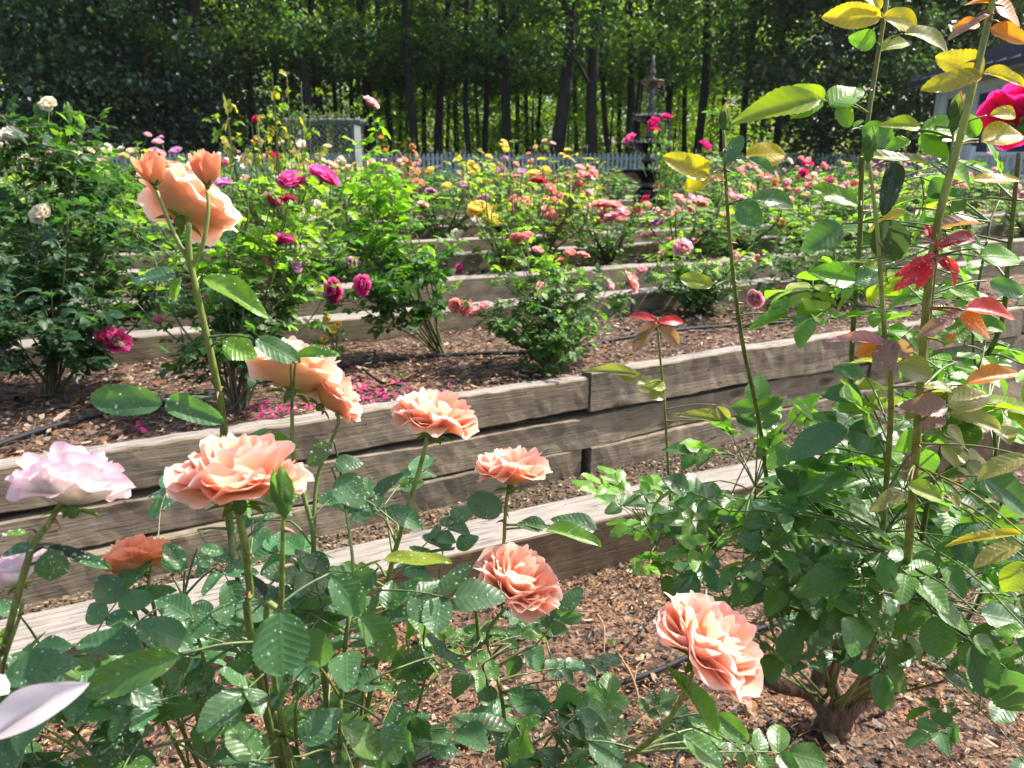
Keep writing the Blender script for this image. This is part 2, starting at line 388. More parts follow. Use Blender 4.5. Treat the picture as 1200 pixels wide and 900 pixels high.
def jit(c, amt=0.25, k=1):
    c = np.asarray(c, float)[None] * (1 + rng.uniform(-amt, amt, (k, 1))) * (1 + rng.uniform(-amt * .35, amt * .35, (k, 3)))
    return c
class Foliage:
    """collects leaflets, then hands them to a batch"""
    def __init__(s): s.d, s.u, s.p, s.c, s.s = [], [], [], [], []
    def leaflet(s, p, d, up, size, col): s.p.append(p); s.d.append(d); s.u.append(up); s.s.append(size); s.c.append(col)
    def compound(s, base, d, up, size, col, n=5, stems=None, scol=(.12, .16, .05), sr=0.0011):
        """one rose leaf: rachis with 3, 5 or 7 leaflets"""
        d = nrm(d); up = np.asarray(up, float); up = nrm(up - (up @ d) * d); side = np.cross(up, d)
        pairs = (n - 1) // 2; pet = size * (.55 + .6 * pairs)
        tip = np.asarray(base) + d * pet + np.array([0, 0, -.12 * pet])
        if stems is not None: tube(stems, spline([base, (np.asarray(base) + tip) / 2 + up * .05 * pet, tip], 3), sr, sr * .7, scol, sides=4)
        s.leaflet(tip, d + rng.normal(0, .15, 3) - up * .1, up + rng.normal(0, .2, 3), size * rng.uniform(.95, 1.15), col)
        for k in range(pairs):
            q = np.asarray(base) + (tip - base) * (1 - (k + .35) * .6 / max(pairs, 1) * 1.0 - .05)
            for sg in (-1, 1):
                dd = d * rng.uniform(.35, .7) + side * sg + rng.normal(0, .14, 3)
                s.leaflet(q, dd, up + side * sg * rng.uniform(-.3, .45) + rng.normal(0, .2, 3), size * rng.uniform(.72, .95) * (1 - .12 * k), col)
    def flush(s, b, tpls, jitter=.25, mi=0):
        K = len(s.p)
        if not K: return
        p, d, u, z = np.array(s.p), np.array(s.d), np.array(s.u), np.array(s.s)
        c = np.array(s.c) * (1 + rng.uniform(-jitter, jitter, (K, 1))) * (1 + rng.uniform(-jitter * .3, jitter * .3, (K, 3)))
        M = frames(d, u) * z[:, None, None]; pick = rng.integers(0, len(tpls), K)
        s.last = (M, p, pick)
        for t in range(len(tpls)):
            k = pick == t
            b.inst(tpls[t], M[k], p[k], c[k], mi)
        s.d, s.u, s.p, s.c, s.s = [], [], [], [], []

# water droplets on leaf surfaces
PETALT = leaf_tpl(15, 9, .55, .35, 0, .8, .5, 4)
_hs = []
for i in range(4):
    for j in range(6):
        a = j / 6 * 2 * math.pi; e = i / 3 * math.pi / 2
        _hs.append((math.cos(e) * math.cos(a) + (1e-3 if i == 3 else 0) * math.cos(a), math.cos(e) * math.sin(a), math.sin(e) * .7))
DROP = (np.array(_hs), gridfaces(4, 6, True), np.zeros((24, 3)))
def droplets(b, fol, tpls, per, rad=(.0007, .0017), mi=1):
    per = per * 1.0
    M, p, pick = fol.last
    A, Bp = [], []
    for i in range(len(p)):
        tv = tpls[pick[i]][0]
        for _ in range(rng.poisson(per)):
            k = rng.integers(8, len(tv) - 8); q = tv[k] @ M[i] + p[i]
            k2 = min(len(tv) - 1, k + 1); q = q + (tv[k2] @ M[i] + p[i] - q) * rng.random()
            r = rng.uniform(*rad) * rng.choice([1, 1, .6, 1.3])
            fr = M[i] / np.linalg.norm(M[i], axis=1)[:, None]
            sgn = 1.0 if fr[2][2] > 0 else -1.0
            fr = fr * np.array([[1], [1], [1]]); fr = np.array([fr[0], fr[1] * sgn, fr[2] * sgn])
            A.append(fr * r); Bp.append(q)
    if A: b.inst(DROP, np.array(A), np.array(Bp), np.ones((len(A), 3)), mi)

# ------------------------------------------------------------------ rose blooms (unit radius, axis +z)
def petal(b, phi, r0, a0, a1, Ln, W, cup, ruf, cols, nu=8, nv=9, z0=0.0, curl=0.0, seed=0):
    rg = np.random.default_rng(seed); ph = rg.uniform(0, 6, 3); V = []; Cc = []; U = []
    r, z = r0, z0; prev = 0; path = []
    for i in range(nu):
        s = i / (nu - 1); al = a0 + (a1 - a0) * s + curl * max(0, s - .72) / .28
        path.append((r, z, al)); r += math.sin(al) / (nu - 1); z += math.cos(al) / (nu - 1)
    shade = 1 + rg.uniform(-.09, .07)
    for i in range(nu):
        s = i / (nu - 1)
        for j in range(nv):
            t = 2 * j / (nv - 1) - 1
            se = s * (1 - .30 * abs(t) ** 2.3) * (1 - .05 * math.exp(-(t * 6) ** 2) * (s > .9)) * Ln
            se *= 1 + .05 * math.sin(7 * t + ph[2]) * s
            k = min(se / Ln, 1) * (nu - 1); a = int(min(k, nu - 2)); fr = k - a
            rr = r0 + ((path[a][0] * (1 - fr) + path[a + 1][0] * fr) - r0) * Ln
            zz = z0 + ((path[a][1] * (1 - fr) + path[a + 1][1] * fr) - z0) * Ln
            al = path[a][2] * (1 - fr) + path[a + 1][2] * fr
            w = W / 2 * (.16 + .84 * math.sin(math.pi / 2 * min(1, s * 1.6)))
            y = w * t; Rc = cup
            yy = Rc * math.sin(y / Rc); inn = Rc * (1 - math.cos(y / Rc))
            off = ruf * s * s * (math.sin(4.2 * t + ph[0]) + .6 * math.sin(7 * t + ph[1]) * s + .25 * math.sin(12 * t + ph[2]) * s * s)
            # inward direction is the petal's inner normal
            nx, nz = -math.cos(al), math.sin(al)
            x = rr + nx * (inn + off); zq = zz + nz * (inn + off)
            V.append((x, yy, zq)); U.append((s, t, 0))
            c = cols[0] * (1 - min(1, s * 2.4)) + cols[1] * min(1, s * 2.4) if s < .42 else cols[1] * (1 - (s - .42) / .58) + cols[2] * (s - .42) / .58
            edge = max(abs(t), s) ** 8 * .8
            c = c * (1 - edge) + cols[3] * edge
            Cc.append(c * shade)
    V = np.array(V); c, s_ = math.cos(phi), math.sin(phi)
    V = V @ np.array([[c, s_, 0], [-s_, c, 0], [0, 0, 1]])
    b.add(V, gridfaces(nu, nv), np.clip(np.array(Cc), 0, .95), np.array(U))
PAL = {k: [np.array(x) for x in v] for k, v in dict(
    peach=[(.96, .70, .16), (.97, .55, .28), (.97, .53, .39), (.97, .76, .70)],
    palep=[(.96, .78, .28), (.97, .68, .42), (.97, .66, .50), (.97, .84, .78)],
    pinkp=[(.96, .70, .18), (.97, .55, .29), (.97, .52, .41), (.97, .74, .70)],
    orange=[(.94, .70, .30), (.95, .50, .26), (.94, .36, .18), (.94, .50, .34)],
    whitep=[(.92, .90, .62), (.94, .93, .88), (.94, .92, .91), (.86, .58, .76)],
    cream=[(.88, .82, .40), (.90, .86, .58), (.90, .88, .70), (.92, .90, .78)],
    white=[(.88, .86, .66), (.9, .89, .82), (.9, .9, .86), (.92, .92, .9)],
    magenta=[(.65, .04, .28), (.75, .05, .33), (.80, .07, .38), (.88, .22, .52)],
    crimson=[(.4, .01, .04), (.55, .01, .07), (.62, .02, .12), (.7, .05, .18)],
    hotpink=[(.7, .01, .12), (.78, .01, .18), (.80, .02, .22), (.8, .05, .3)],
    coral=[(.92, .50, .26), (.92, .33, .27), (.93, .36, .35), (.94, .56, .52)],
    pink=[(.93, .68, .52), (.92, .44, .48), (.92, .46, .54), (.94, .68, .73)],
    lilac=[(.7, .4, .6), (.62, .22, .55), (.66, .28, .60), (.8, .5, .75)],
    yellow=[(.8, .5, .02), (.88, .66, .05), (.9, .74, .12), (.9, .8, .3)]).items()}
def make_bloom(name, pal, kind='open', res=2, seed=0):
    """kinds: open (full ruffled), flat (wide, looser), cup (half open), bud (opening bud)"""
    rg = np.random.default_rng(seed); b = Batch(); cols = PAL[pal]
    nu, nv = {2: (9, 13), 1: (5, 6), 0: (4, 4)}[res]
    # per ring: count, tip angle from the axis, start angle, length, width, cupping radius, ruffle
    if kind == 'open': rings = [(6, 112, 62, .90, 1.1, .8, .045), (6, 84, 70, .98, 1.15, .62, .05), (6, 56, 84, .98, 1.1, .50, .045), (6, 34, 76, .95, 1.0, .42, .04), (6, 16, 64, .92, .86, .34, .035), (5, 0, 50, .86, .70, .27, .03), (4, -12, 34, .78, .5, .2, .02)]
    elif kind == 'flat': rings = [(5, 102, 66, 1.0, 1.2, .8, .04), (5, 78, 70, .98, 1.15, .6, .045), (6, 52, 80, .92, 1.0, .46, .04), (5, 28, 70, .86, .85, .36, .035), (5, 8, 52, .78, .65, .27, .03), (4, -8, 30, .66, .42, .2, .02)]
    elif kind == 'loose': rings = [(5, 108, 60, .88, 1.2, .85, .04), (5, 78, 66, 1.0, 1.25, .62, .045), (5, 48, 78, 1.02, 1.15, .52, .04), (5, 26, 66, 1.0, 1.05, .42, .035), (5, 8, 52, .96, .85, .33, .03), (4, -8, 34, .86, .6, .24, .02)]
    elif kind == 'cup': rings = [(4, 50, 62, 1.0, 1.1, .5, .03), (4, 26, 60, 1.0, 1.05, .42, .03), (5, 8, 54, .96, .9, .34, .02), (5, -6, 44, .9, .7, .26, .02), (4, -14, 30, .8, .5, .2, .01)]
    else: rings = [(4, -10, 58, 1.0, .80, .30, .02), (4, -14, 48, 1.0, .66, .25, .02), (5, -16, 38, .98, .5, .2, .015), (4, -14, 24, .96, .36, .15, .01)]
    if res == 0: rings = rings[::2] + [rings[-1]]
    for q, (n, ao, ai, Ln, W, cup_, ruf_) in enumerate(rings):
        for k in range(n):
            phi = (k + .5 * (q % 2) + rg.uniform(-.2, .2)) * 2 * math.pi / n + q * .37
            petal(b, phi, .035, R(ai + rg.uniform(-7, 7)), R(ao + rg.uniform(-12, 12)), Ln * rg.uniform(.9, 1.06), W * rg.uniform(.85, 1.12), cup_ * rg.uniform(.85, 1.2), ruf_ * rg.uniform(.5, 1.25), cols, nu, nv, 0.0,
                  R(rg.uniform(8, 30) if q == 0 else rg.uniform(10, 55)) if kind != 'bud' else R(rg.uniform(8, 30)), seed * 100 + q * 10 + k)
    me = b.mesh(name, M_PETAL)
    co = np.zeros(len(me.vertices) * 3); me.vertices.foreach_get('co', co); co = co.reshape(-1, 3)
    rad = np.percentile(np.linalg.norm(co[:, :2], axis=1), 97)
    co /= rad if kind != 'bud' else rad * 1.35
    if kind in ('open', 'loose', 'flat'): co[:, 2] *= 1.18
    me.vertices.foreach_set('co', co.ravel()); me.update()
    return me
def make_calyx(size=1.0, n=5, col=(.10, .17, .05), open_=1.0, seed=0):
    """hip and sepals below a unit bloom"""
    b = Batch(); lathe(b, [(.02, -.26), (.06, -.24), (.11, -.18), (.12, -.10), (.09, -.02), (.05, .02)], (0, 0, 0), col, 10)
    for k in range(n):
        phi = k * 2 * math.pi / n + .3
        a = .5 + open_ * 1.1; d = np.array([math.sin(a) * math.cos(phi), math.sin(a) * math.sin(phi), math.cos(a)])
        rad = np.array([math.cos(phi), math.sin(phi), 0])
        M = frames(d[None], (rad * math.cos(a) * -1 + np.array([0, 0, math.sin(a)]))[None]) * .42
        M[:, 1] *= .5
        b.inst(MID[0], M, np.array([rad * .11 + np.array([0, 0, -.12])]), np.array([col]) * 1.1)
    return b.mesh('calyx', M_LEAF)
def make_bud(col, tip=(.5, .15, .12), slim=1.0):
    """green pointed bud, unit length, base at origin, axis +z"""
    b = Batch(); prof = [(.03, -.3), (.05, -.22), (.13 * slim, -.12), (.17 * slim, 0), (.15 * slim, .1), (.23 * slim, .24), (.25 * slim, .40), (.19 * slim, .63), (.09 * slim, .84), (.012, 1.0)]
    pr = np.array(prof); a = np.linspace(0, 2 * np.pi, 14, endpoint=False)
    v = np.stack([pr[:, 0, None] * np.cos(a) * (1 + .06 * np.cos(5 * a)), pr[:, 0, None] * np.sin(a) * (1 + .06 * np.cos(5 * a)), np.tile(pr[:, 1, None], (1, 14))], -1).reshape(-1, 3)
    k = np.clip((pr[:, 1] - .35) / .35, 0, 1)[:, None]; cc = np.array(col)[None] * (1 - k * .7) + np.array(tip)[None] * k * .7
    b.add(v, gridfaces(len(pr), 14, True), np.repeat(cc, 14, 0))
    for q in range(5):
        phi = q * 2 * math.pi / 5; rad = np.array([math.cos(phi), math.sin(phi), 0]); d = np.array([rad[0] * .10, rad[1] * .10, 1.0])
        M = frames(d[None], rad[None]) * .86; M[:, 1] *= .44; M[:, 2] *= .35
        b.inst(MID[1], M, np.array([rad * .20 * slim + np.array([0, 0, .06])]), np.array([col]) * 1.15)
    return b.mesh('rose_bud', M_LEAF)
def quat(axis, spin=0.0):
    return Vector(tuple(nrm(axis))).to_track_quat('Z', 'Y') @ Matrix.Rotation(spin, 4, 'Z').to_quaternion()
_bl = {}
def bloom_mesh(pal, kind, res, var=0):
    if res < 2 and kind == 'cup': kind = 'open'
    k = (pal, kind, res, var)
    if k not in _bl: _bl[k] = make_bloom('petals', pal, kind, res, hash((pal, kind)) % 97 + var * 7 if False else sum(map(ord, pal + kind)) % 97 + var * 7)
    return _bl[k]
CALYX = make_calyx(); CALYX_UP = make_calyx(open_=.05); 
BUD = {'green': make_bud((.10, .18, .05), (.16, .2, .06)), 'red': make_bud((.10, .17, .05), (.5, .06, .1), .9), 'orange': make_bud((.14, .18, .05), (.85, .25, .1), 1.2)}
def put_bloom(parent, pos, axis, rad, pal, kind='open', res=2, var=0, label=None, calyx=True):
    o = link('bloom', bloom_mesh(pal, kind, res, var), parent, pos, quat(axis, var * 1.3), rad)
    if label: o['label'] = label
    if calyx:
        c = bpy.data.objects.new('calyx', CALYX if kind != 'bud' else CALYX_UP); C.objects.link(c); c.parent = o
    return o
def put_bud(parent, pos, axis, ln, kind='green', label=None):
    o = link('bud', BUD[kind], parent, pos, quat(axis), ln)
    if label: o['label'] = label
    return o

# ------------------------------------------------------------------ THE SETTING: terraces running up and away
TH = R(26.0); UX = np.array([math.cos(TH), math.sin(TH), 0]); VX = np.array([-math.sin(TH), math.cos(TH), 0])
CT = math.cos(TH)
def W(u, y0, z):
    """u = distance along the walls, y0 = where the line crosses the view axis"""
    return np.array([0, y0, 0]) + UX * u + np.array([0, 0, z])
def u_of(p): return p[0] / UX[0]
def y0_of(p): return p[1] - p[0] * math.tan(TH)
YA = lambda u: 3.26 + .051 * (u - .4)     # the tall wall runs slightly askew
def strip(name, y0a, y0b, z, mat, ua=-14, ub=22, du=.5, amp=0.0, nv=3, kind='structure', label=None, front=None):
    nu = int((ub - ua) / du) + 1; us = np.linspace(ua, ub, nu); vs = np.linspace(y0a, y0b, nv); V = []
    for u in us:
        for y in vs:
            if front: y = max(y, front(u))
            p = W(u, y, z)
            if amp: p[2] += amp * mnoise.noise(Vector((p[0] * 3.1, p[1] * 3.1, z))) + amp * .5 * mnoise.noise(Vector((p[0] * 9, p[1] * 9, z)))
            V.append(p)
    b = Batch(); b.add(V, gridfaces(nu, nv)[:, ::-1], (.5, .5, .5))
    o = b.build(name, mat); o['kind'] = kind
    if label: o['label'] = label
    return o
strip('planting_bed', -6, 2.80, 0.0, M_MULCH, -8, 8, .05, .02, 90, label='mulched bed in the foreground')
strip('gravel_path', 2.9, 3.40, 0.208, M_GRAVEL, -10, 14, .1, .008, 8, label='narrow gravel strip between the low edging and the three-course wall')
strip('planting_bed', 2.9, 4.84, 0.662, M_MULCH, -8, 20, .08, .02, 32, label='mulched bed behind the three-course wall', front=lambda u: YA(u) + .07)
strip('gravel_path', 4.80, 5.62, 0.70, M_GRAVEL, label='gravel strip between the second pair of timbers')
strip('planting_bed', 5.62, 6.8, 0.80, M_MULCH, amp=.02, nv=8, label='third mulched bed')
strip('gravel_path', 6.74, 7.26, 0.83, M_GRAVEL, label='gravel strip along the third pair of timbers')
strip('planting_bed', 7.26, 8.42, 0.93, M_MULCH, amp=.02, nv=8, label='fourth mulched bed')
strip('gravel_path', 8.4, 8.92, 0.955, M_GRAVEL, label='gravel strip along the fourth pair of timbers')
strip('planting_bed', 8.9, 10.72, 1.0, M_MULCH, label='fifth mulched bed round the fountain')
strip('planting_bed', 10.7, 14.1, 1.05, M_MULCH, label='sixth mulched bed')
def far_ground():
    b = Batch(); xs = np.linspace(-300, 300, 41); ys = np.concatenate([np.linspace(14.0, 60, 24), np.linspace(80, 420, 12)]); V = []
    for y in ys:
        for x in xs:
            yy = y + x * math.tan(TH) * max(0, 1 - (y - 14) / 40) * (1 if abs(x) < 40 else 40 / abs(x))
            V.append((x, yy, 1.10 + (0 if y < 30 else .25 * mnoise.noise(Vector((x * .08, y * .08, 0))))))
    b.add(V, gridfaces(len(ys), len(xs))[:, ::-1], (.5, .5, .5)); o = b.build('ground', M_LAWN); o['kind'] = 'structure'
    # low ground far beneath everything, out to the sides and behind the camera
    b = Batch(); box(b, (-300, -60, -.6), (300, 420, -.25), (.5, .5, .5)); o = b.build('ground', M_LAWN); o['kind'] = 'structure'
far_ground()

def beam(parent, ua, ub, y0, z0, z1, w, seed, top=M_TIMBERTOP, du=0.06, rag=0.004, side=None, ang=0.0):
    """one weathered timber, local x along its length; the origin at its left end"""
    Ln = ub - ua; n = max(3, int(Ln / du)); h = z1 - z0; c = .006
    pr = [(c, 0), (w - c, 0), (w, c), (w, h - c), (w - c, h), (w * .66, h), (w * .33, h), (c, h), (0, h - c), (0, h * .66), (0, h * .33), (0, c)]
    m = len(pr); V = []
    for i in range(n + 1):
        x = Ln * i / n
        for k, (y, z) in enumerate(pr):
            q = Vector((x * 1.6 + seed * 13.7, y * 6, z * 6)); q2 = Vector((x * 14 + seed, y * 20, z * 20))
            dy = mnoise.noise(q) * rag * 1.6 + mnoise.noise(q2) * rag * .5; dz = mnoise.noise(q + Vector((7, 3, 1))) * rag * 1.6 + mnoise.noise(q2 + Vector((3, 9, 1))) * rag * .6
            if k in (2, 3) or (y > w * .9): dy = min(dy, 0)
            V.append((x + (0 if 0 < i < n else mnoise.noise(q2) * .004), y + dy, z + dz))
    f = gridfaces(n + 1, m, True)
    mi = np.array([1 if (j % m) in (4, 5, 6) else 0 for j in range(n * m)])
    # end caps
    b = Batch(); V = np.array(V)
    b.add(V, f, (.5, .5, .5)); b.mi[-1] = mi
    for e, i in ((0, 0), (1, n)):
        ring = V[i * m:(i + 1) * m]
        cap = np.array([(0, 1, 10, 11), (1, 2, 9, 10), (2, 3, 8, 9), (3, 4, 7, 8), (4, 5, 6, 7)])
        b.add(ring, cap if not e else cap[:, ::-1], (.5, .5, .5))
    org = W(ua, y0, z0)
    me = b.mesh('timber', [side or M_TIMBER, top], (0, 0, 0), False)
    o = bpy.data.objects.new('timber', me); C.objects.link(o)
    o.parent = parent; o.location = org - wloc(parent); o.rotation_euler = (0, 0, TH + ang)
    return o
def wall(label, y0, w, courses, u0=-9, u1=14, name='timber_wall', grp='timber walls of the terraces', du=.25, side=None):
    """courses: list of (z0, z1, [joint u's], setback)"""
    t = empty(name, W(0, y0, courses[0][0]), label, 'retaining wall', grp)
    for ci, (z0, z1, joints, sb) in enumerate(courses):
        js = [u0] + joints + [u1]
        for k in range(len(js) - 1):
            beam(t, js[k] + .004, js[k + 1] - .004, y0 + sb + rng.uniform(0, .006), z0 + .001, z1 - .001, w + rng.uniform(-.008, 0) , ci * 10 + k + y0 * 7, du=du, side=side)
    return t
uA = u_of(G(690, 440, .70)); uA3 = u_of(G(690, 545, .3))
t = wall('low timber edging with bleached pale top in the foreground', 2.70, .255, [(0 - .1, .23, [-3.2, .30 + 1.9], 0)], -7, 7, name='timber_edging', du=.05, side=M_TIMBERDARK)
t = empty('timber_wall', W(.4, 3.26, .17), 'tall weathered wall of three stacked timber courses across the picture', 'retaining wall', 'timber walls of the terraces')
for (ua, ub, z0, z1, sb, sd, w_, an) in [(-3.0, uA3 + .012, .10, .345, -.10, 2, .15, 1.5), (uA3 + .022, 3.4, .10, .345, -.018, 3, .14, .25), (3.41, 9, .1, .345, 0, 4, .12, 0),
                                (-2.9, 2.4, .350, .502, -.022, 6, .12, .3), (2.41, 9, .352, .52, .004, 7, .12, 0),
                                (-1.74, uA, .533, .692, -.004, 9, .085, 0), (uA + .014, 3.9, .522, .712, -.014, 10, .085, 0), (3.91, 9, .53, .70, 0, 11, .085, 0), (-2.95, -1.75, .530, .695, .0, 8, .085, 0)]:
    beam(t, ua, ub, 3.26 + sb, z0, z1, w_, sd, du=.04, rag=.009, ang=R(an), top=M_TIMBERTOP if z1 > .6 else M_TIMBER)
t.rotation_euler = (0, 0, R(2.35))
wall('single timber course with pale top behind the first bed of roses', 4.72, .2, [(.6, .80, [-4.6, -1.9, .9, 3.6, 6.2, 9], 0)], -11, 14, du=.1)
wall('timber course set just behind the second pale timber', 5.52, .2, [(.62, .865, [-5.2, -2.4, .25, 2.9, 5.7, 8.6], 0)], -12, 16, du=.15)
wall('lower timber of the pair behind the third bed', 6.62, .2, [(.74, .915, [-6, -3.2, -.6, 2.2, 5, 8], 0)], -13, 18, du=.2)
wall('upper timber of the pair behind the third bed', 7.14, .2, [(.78, .99, [-6.6, -3.6, -1.1, 1.6, 4.4, 7.2], 0)], -13, 18, du=.2)
wall('lower timber of the pair in front of the fountain', 8.3, .2, [(.85, 1.02, [-6, -3, 0, 3, 6, 9], 0)], -14, 20, du=.3)
wall('upper timber of the pair in front of the fountain', 8.8, .2, [(.9, 1.065, [-6, -2.6, .4, 3.3, 6.4, 9.4], 0)], -14, 20, du=.3)
wall('timber edging just behind the fountain', 10.6, .2, [(.95, 1.12, [-6, -3, 0, 3, 6, 9], 0)], -16, 22, du=.4)
wall('farthest timber edging towards the picket fence', 14.0, .2, [(1.0, 1.2, [-6, -3, 0, 3, 6, 9], 0)], -18, 24, du=.5)

# ------------------------------------------------------------------ ground litter
CHIPC = np.array([(.19, .10, .058), (.12, .063, .04), (.07, .042, .031), (.27, .175, .115), (.15, .12, .10), (.045, .03, .026), (.33, .25, .175), (.10, .086, .078), (.27, .115, .05), (.38, .30, .21), (.055, .04, .035)])
def scatter(name, n, ua, ub, ya, yb, z, size, cols, label, cat, elong=(1.5, 4), flat=.12, seed=1, zamp=.02, keep=None, curl=.3):
    rg = np.random.default_rng(seed); b = Batch()
    u = rg.uniform(ua, ub, n); y = rg.uniform(ya, yb, n)
    p = np.array([W(a, c, z) for a, c in zip(u, y)])
    if keep is not None:
        k = keep(p); p = p[k]; n = len(p)
    p[:, 2] += rg.uniform(.0, zamp, n)
    # chip template: irregular bent plate
    tp = []
    for q in range(4):
        r2 = np.random.default_rng(q + 50); V = []
        for i in range(4):
            s = i / 3
            for j, t in ((0, -1), (1, 1)):
                wv = .5 * (1 - .5 * abs(s - .5) * 2 * r2.random()) * (1 + r2.uniform(-.25, .25))
                V.append((s - .5 + r2.uniform(-.08, .08), t * wv, curl * (s - .5) ** 2 + r2.uniform(-.05, .05)))
        V = np.array(V); lo = V.copy(); lo[:, 2] -= flat
        top = gridfaces(4, 2); rim = [0, 2, 4, 6, 7, 5, 3, 1]; side = [(rim[k], rim[(k + 1) % 8], rim[(k + 1) % 8] + 8, rim[k] + 8) for k in range(8)]
        tp.append((np.concatenate([V, lo]), np.concatenate([top[:, ::-1], np.array(side)]), np.zeros((16, 3))))
    a = rg.uniform(0, 2 * np.pi, n); d = np.stack([np.cos(a), np.sin(a), rg.normal(0, .22, n)], 1); up = np.stack([rg.normal(0, .35, n), rg.normal(0, .35, n), np.ones(n)], 1)
    M = frames(d, up); s = rg.uniform(size[0], size[1], n) * rg.choice([.6, .8, 1, 1.5], n); e = rg.uniform(*elong, n)
    M = M * np.stack([s, s / e, s * .5], 1)[:, :, None]
    c = cols[rg.integers(0, len(cols), n)] * (1 + rg.uniform(-.3, .3, (n, 1)))
    pk = rg.integers(0, 4, n)
    for q in range(4): b.inst(tp[q], M[pk == q], p[pk == q], c[pk == q])
    o = b.build(name, M_CHIP, smooth=False); return tag(o, label, cat, kind='stuff')
scatter('bark_mulch', 19000, -2.2, 3.2, .9, 2.70, .004, (.007, .026), CHIPC, 'reddish brown bark chips covering the foreground bed', 'mulch', seed=2)
_k = lambda p: np.array([y0_of(q) > YA(u_of(q)) + .09 for q in p])
scatter('bark_mulch', 13500, -3.4, 4.2, 3.05, 4.70, .674, (.012, .034), CHIPC, 'bark chips covering the bed behind the three-course wall', 'mulch', seed=3, keep=_k)
scatter('bark_mulch', 4500, -3.6, 5, 5.74, 6.60, .80, (.016, .04), CHIPC, 'bark chips covering the third bed', 'mulch', seed=4)
scatter('bark_mulch', 3000, -4, 6, 7.4, 8.28, .935, (.02, .05), CHIPC, 'bark chips covering the fourth bed', 'mulch', seed=5)
scatter('pea_gravel', 9000, -2.2, 3.4, 2.99, 3.34, .21, (.006, .013), np.array([(.18, .13, .08), (.11, .075, .048), (.30, .24, .17), (.06, .042, .03), (.22, .13, .065)]), 'small brown pea gravel lying in the strip below the tall wall', 'gravel', (1, 1.6), .5, seed=6, zamp=.012, keep=lambda p: np.array([y0_of(q) < YA(u_of(q)) - .01 - .03 * max(0, uA3 - u_of(q)) for q in p]))
def orange_patch(p):
    return np.array([mnoise.noise(Vector((q[0] * 3.2, q[1] * 3.2, 4))) + .3 * mnoise.noise(Vector((q[0] * 14, q[1] * 14, 4))) > -.02 for q in p])
scatter('shredded_bark', 22000, -1.8, 3, 1.0, 2.66, .010, (.005, .016), np.array([(.42, .20, .075), (.36, .17, .065), (.50, .30, .14), (.26, .12, .055), (.46, .33, .19)]), 'fine orange shredded bark in drifts on the foreground mulch', 'shredded bark', (1.5, 5), .3, seed=8, keep=orange_patch, zamp=.016)
scatter('shredded_bark', 5000, -2.5, 4, 3.52, 4.68, .668, (.005, .014), np.array([(.40, .2, .09), (.5, .32, .18), (.30, .14, .07)]), 'fine light shredded bark on the bed behind the three-course wall', 'shredded bark', (1.5, 5), .3, seed=9, keep=orange_patch, zamp=.014)
def needles():
    rg = np.random.default_rng(12); b = Batch()
    for _ in range(2000):
        p = W(rg.uniform(-1.8, 2.8), rg.uniform(1.0, 2.66), .022 + rg.uniform(0, .02)); a = rg.uniform(0, 6.28); l = rg.uniform(.05, .13)
        d = np.array([math.cos(a), math.sin(a), rg.uniform(-.1, .1)]); s = np.array([-d[1], d[0], 0]) * rg.uniform(-.015, .015)
        tube(b, [p, p + d * l / 2 + s + np.array([0, 0, .008]), p + d * l], .0008, .0005, np.array((.42, .22, .10)) * rg.uniform(.5, 1.3), sides=3)
    tag(b.build('pine_needles', M_CHIP), 'long dry brown pine needles strewn over the foreground mulch', 'pine needles', kind='stuff')
needles()
def fallen_petals():
    rg = np.random.default_rng(5); b = Batch()
    for (px, py, n, sx, sy) in [(436, 458, 130, 30, 9), (305, 480, 60, 36, 7), (160, 500, 8, 10, 5), (380, 478, 30, 40, 6)]:
        for _ in range(n):
            q = G(px + rg.normal(0, sx), py + rg.normal(0, sy), .685)
            if not YA(u_of(q)) + .09 < y0_of(q) < 4.7: continue
            a = rg.uniform(0, 6.28); M = frames(np.array([[math.cos(a), math.sin(a), rg.uniform(-.2, .3)]]), np.array([[rg.normal(0, .4), rg.normal(0, .4), 1.]])) * rg.uniform(.014, .026)
            M[:, 1] *= 1.3
            b.inst(MID[1], M, q[None], PAL['magenta'][2][None] * rg.uniform(.7, 1.25))
    tag(b.build('fallen_petals', M_PETAL), 'bright magenta petals fallen on the mulch just behind the wall top', 'fallen petals', kind='stuff')
fallen_petals()
def fallen_leaves():
    rg = np.random.default_rng(15)
    for (px, py, z, s, c, lab) in [(513, 848, .03, .055, (.42, .28, .16), 'curled tan dead leaf on orange mulch near the black hose'), (965, 858, .03, .06, (.34, .26, .18), 'pale grey dead leaf at the foot of the big right bush'),
                                   (760, 842, .03, .05, (.36, .24, .15), 'beige dead leaf beside the bark curl right of the hose'), (132, 442, .68, .085, (.30, .20, .12), 'large dead leaf lying against the second timber at left'),
                                   (222, 872, .03, .035, (.9, .6, .5), 'pale peach fallen petal on the mulch at lower left'), (992, 742, .03, .05, (.30, .26, .22), 'grey dead leaf in the shade behind the right bush'), (880, 820, .03, .05, (.40, .2, .1), 'rusty dead leaf left of the right bush trunk')]:
        b = Batch(); q = G(px, py, z); a = rg.uniform(0, 6.28)
        M = frames(np.array([[math.cos(a), math.sin(a), .1]]), np.array([[.2, -.2, 1.]])) * s; b.inst(HERO[4], M, q[None], np.array([c]))
        tag(b.build('fallen_leaf' if 'petal' not in lab else 'fallen_petal', M_LEAF, base=q), lab, 'fallen leaf' if 'petal' not in lab else 'petal', 'dead leaves on the mulch' if 'petal' not in lab else None)
fallen_leaves()
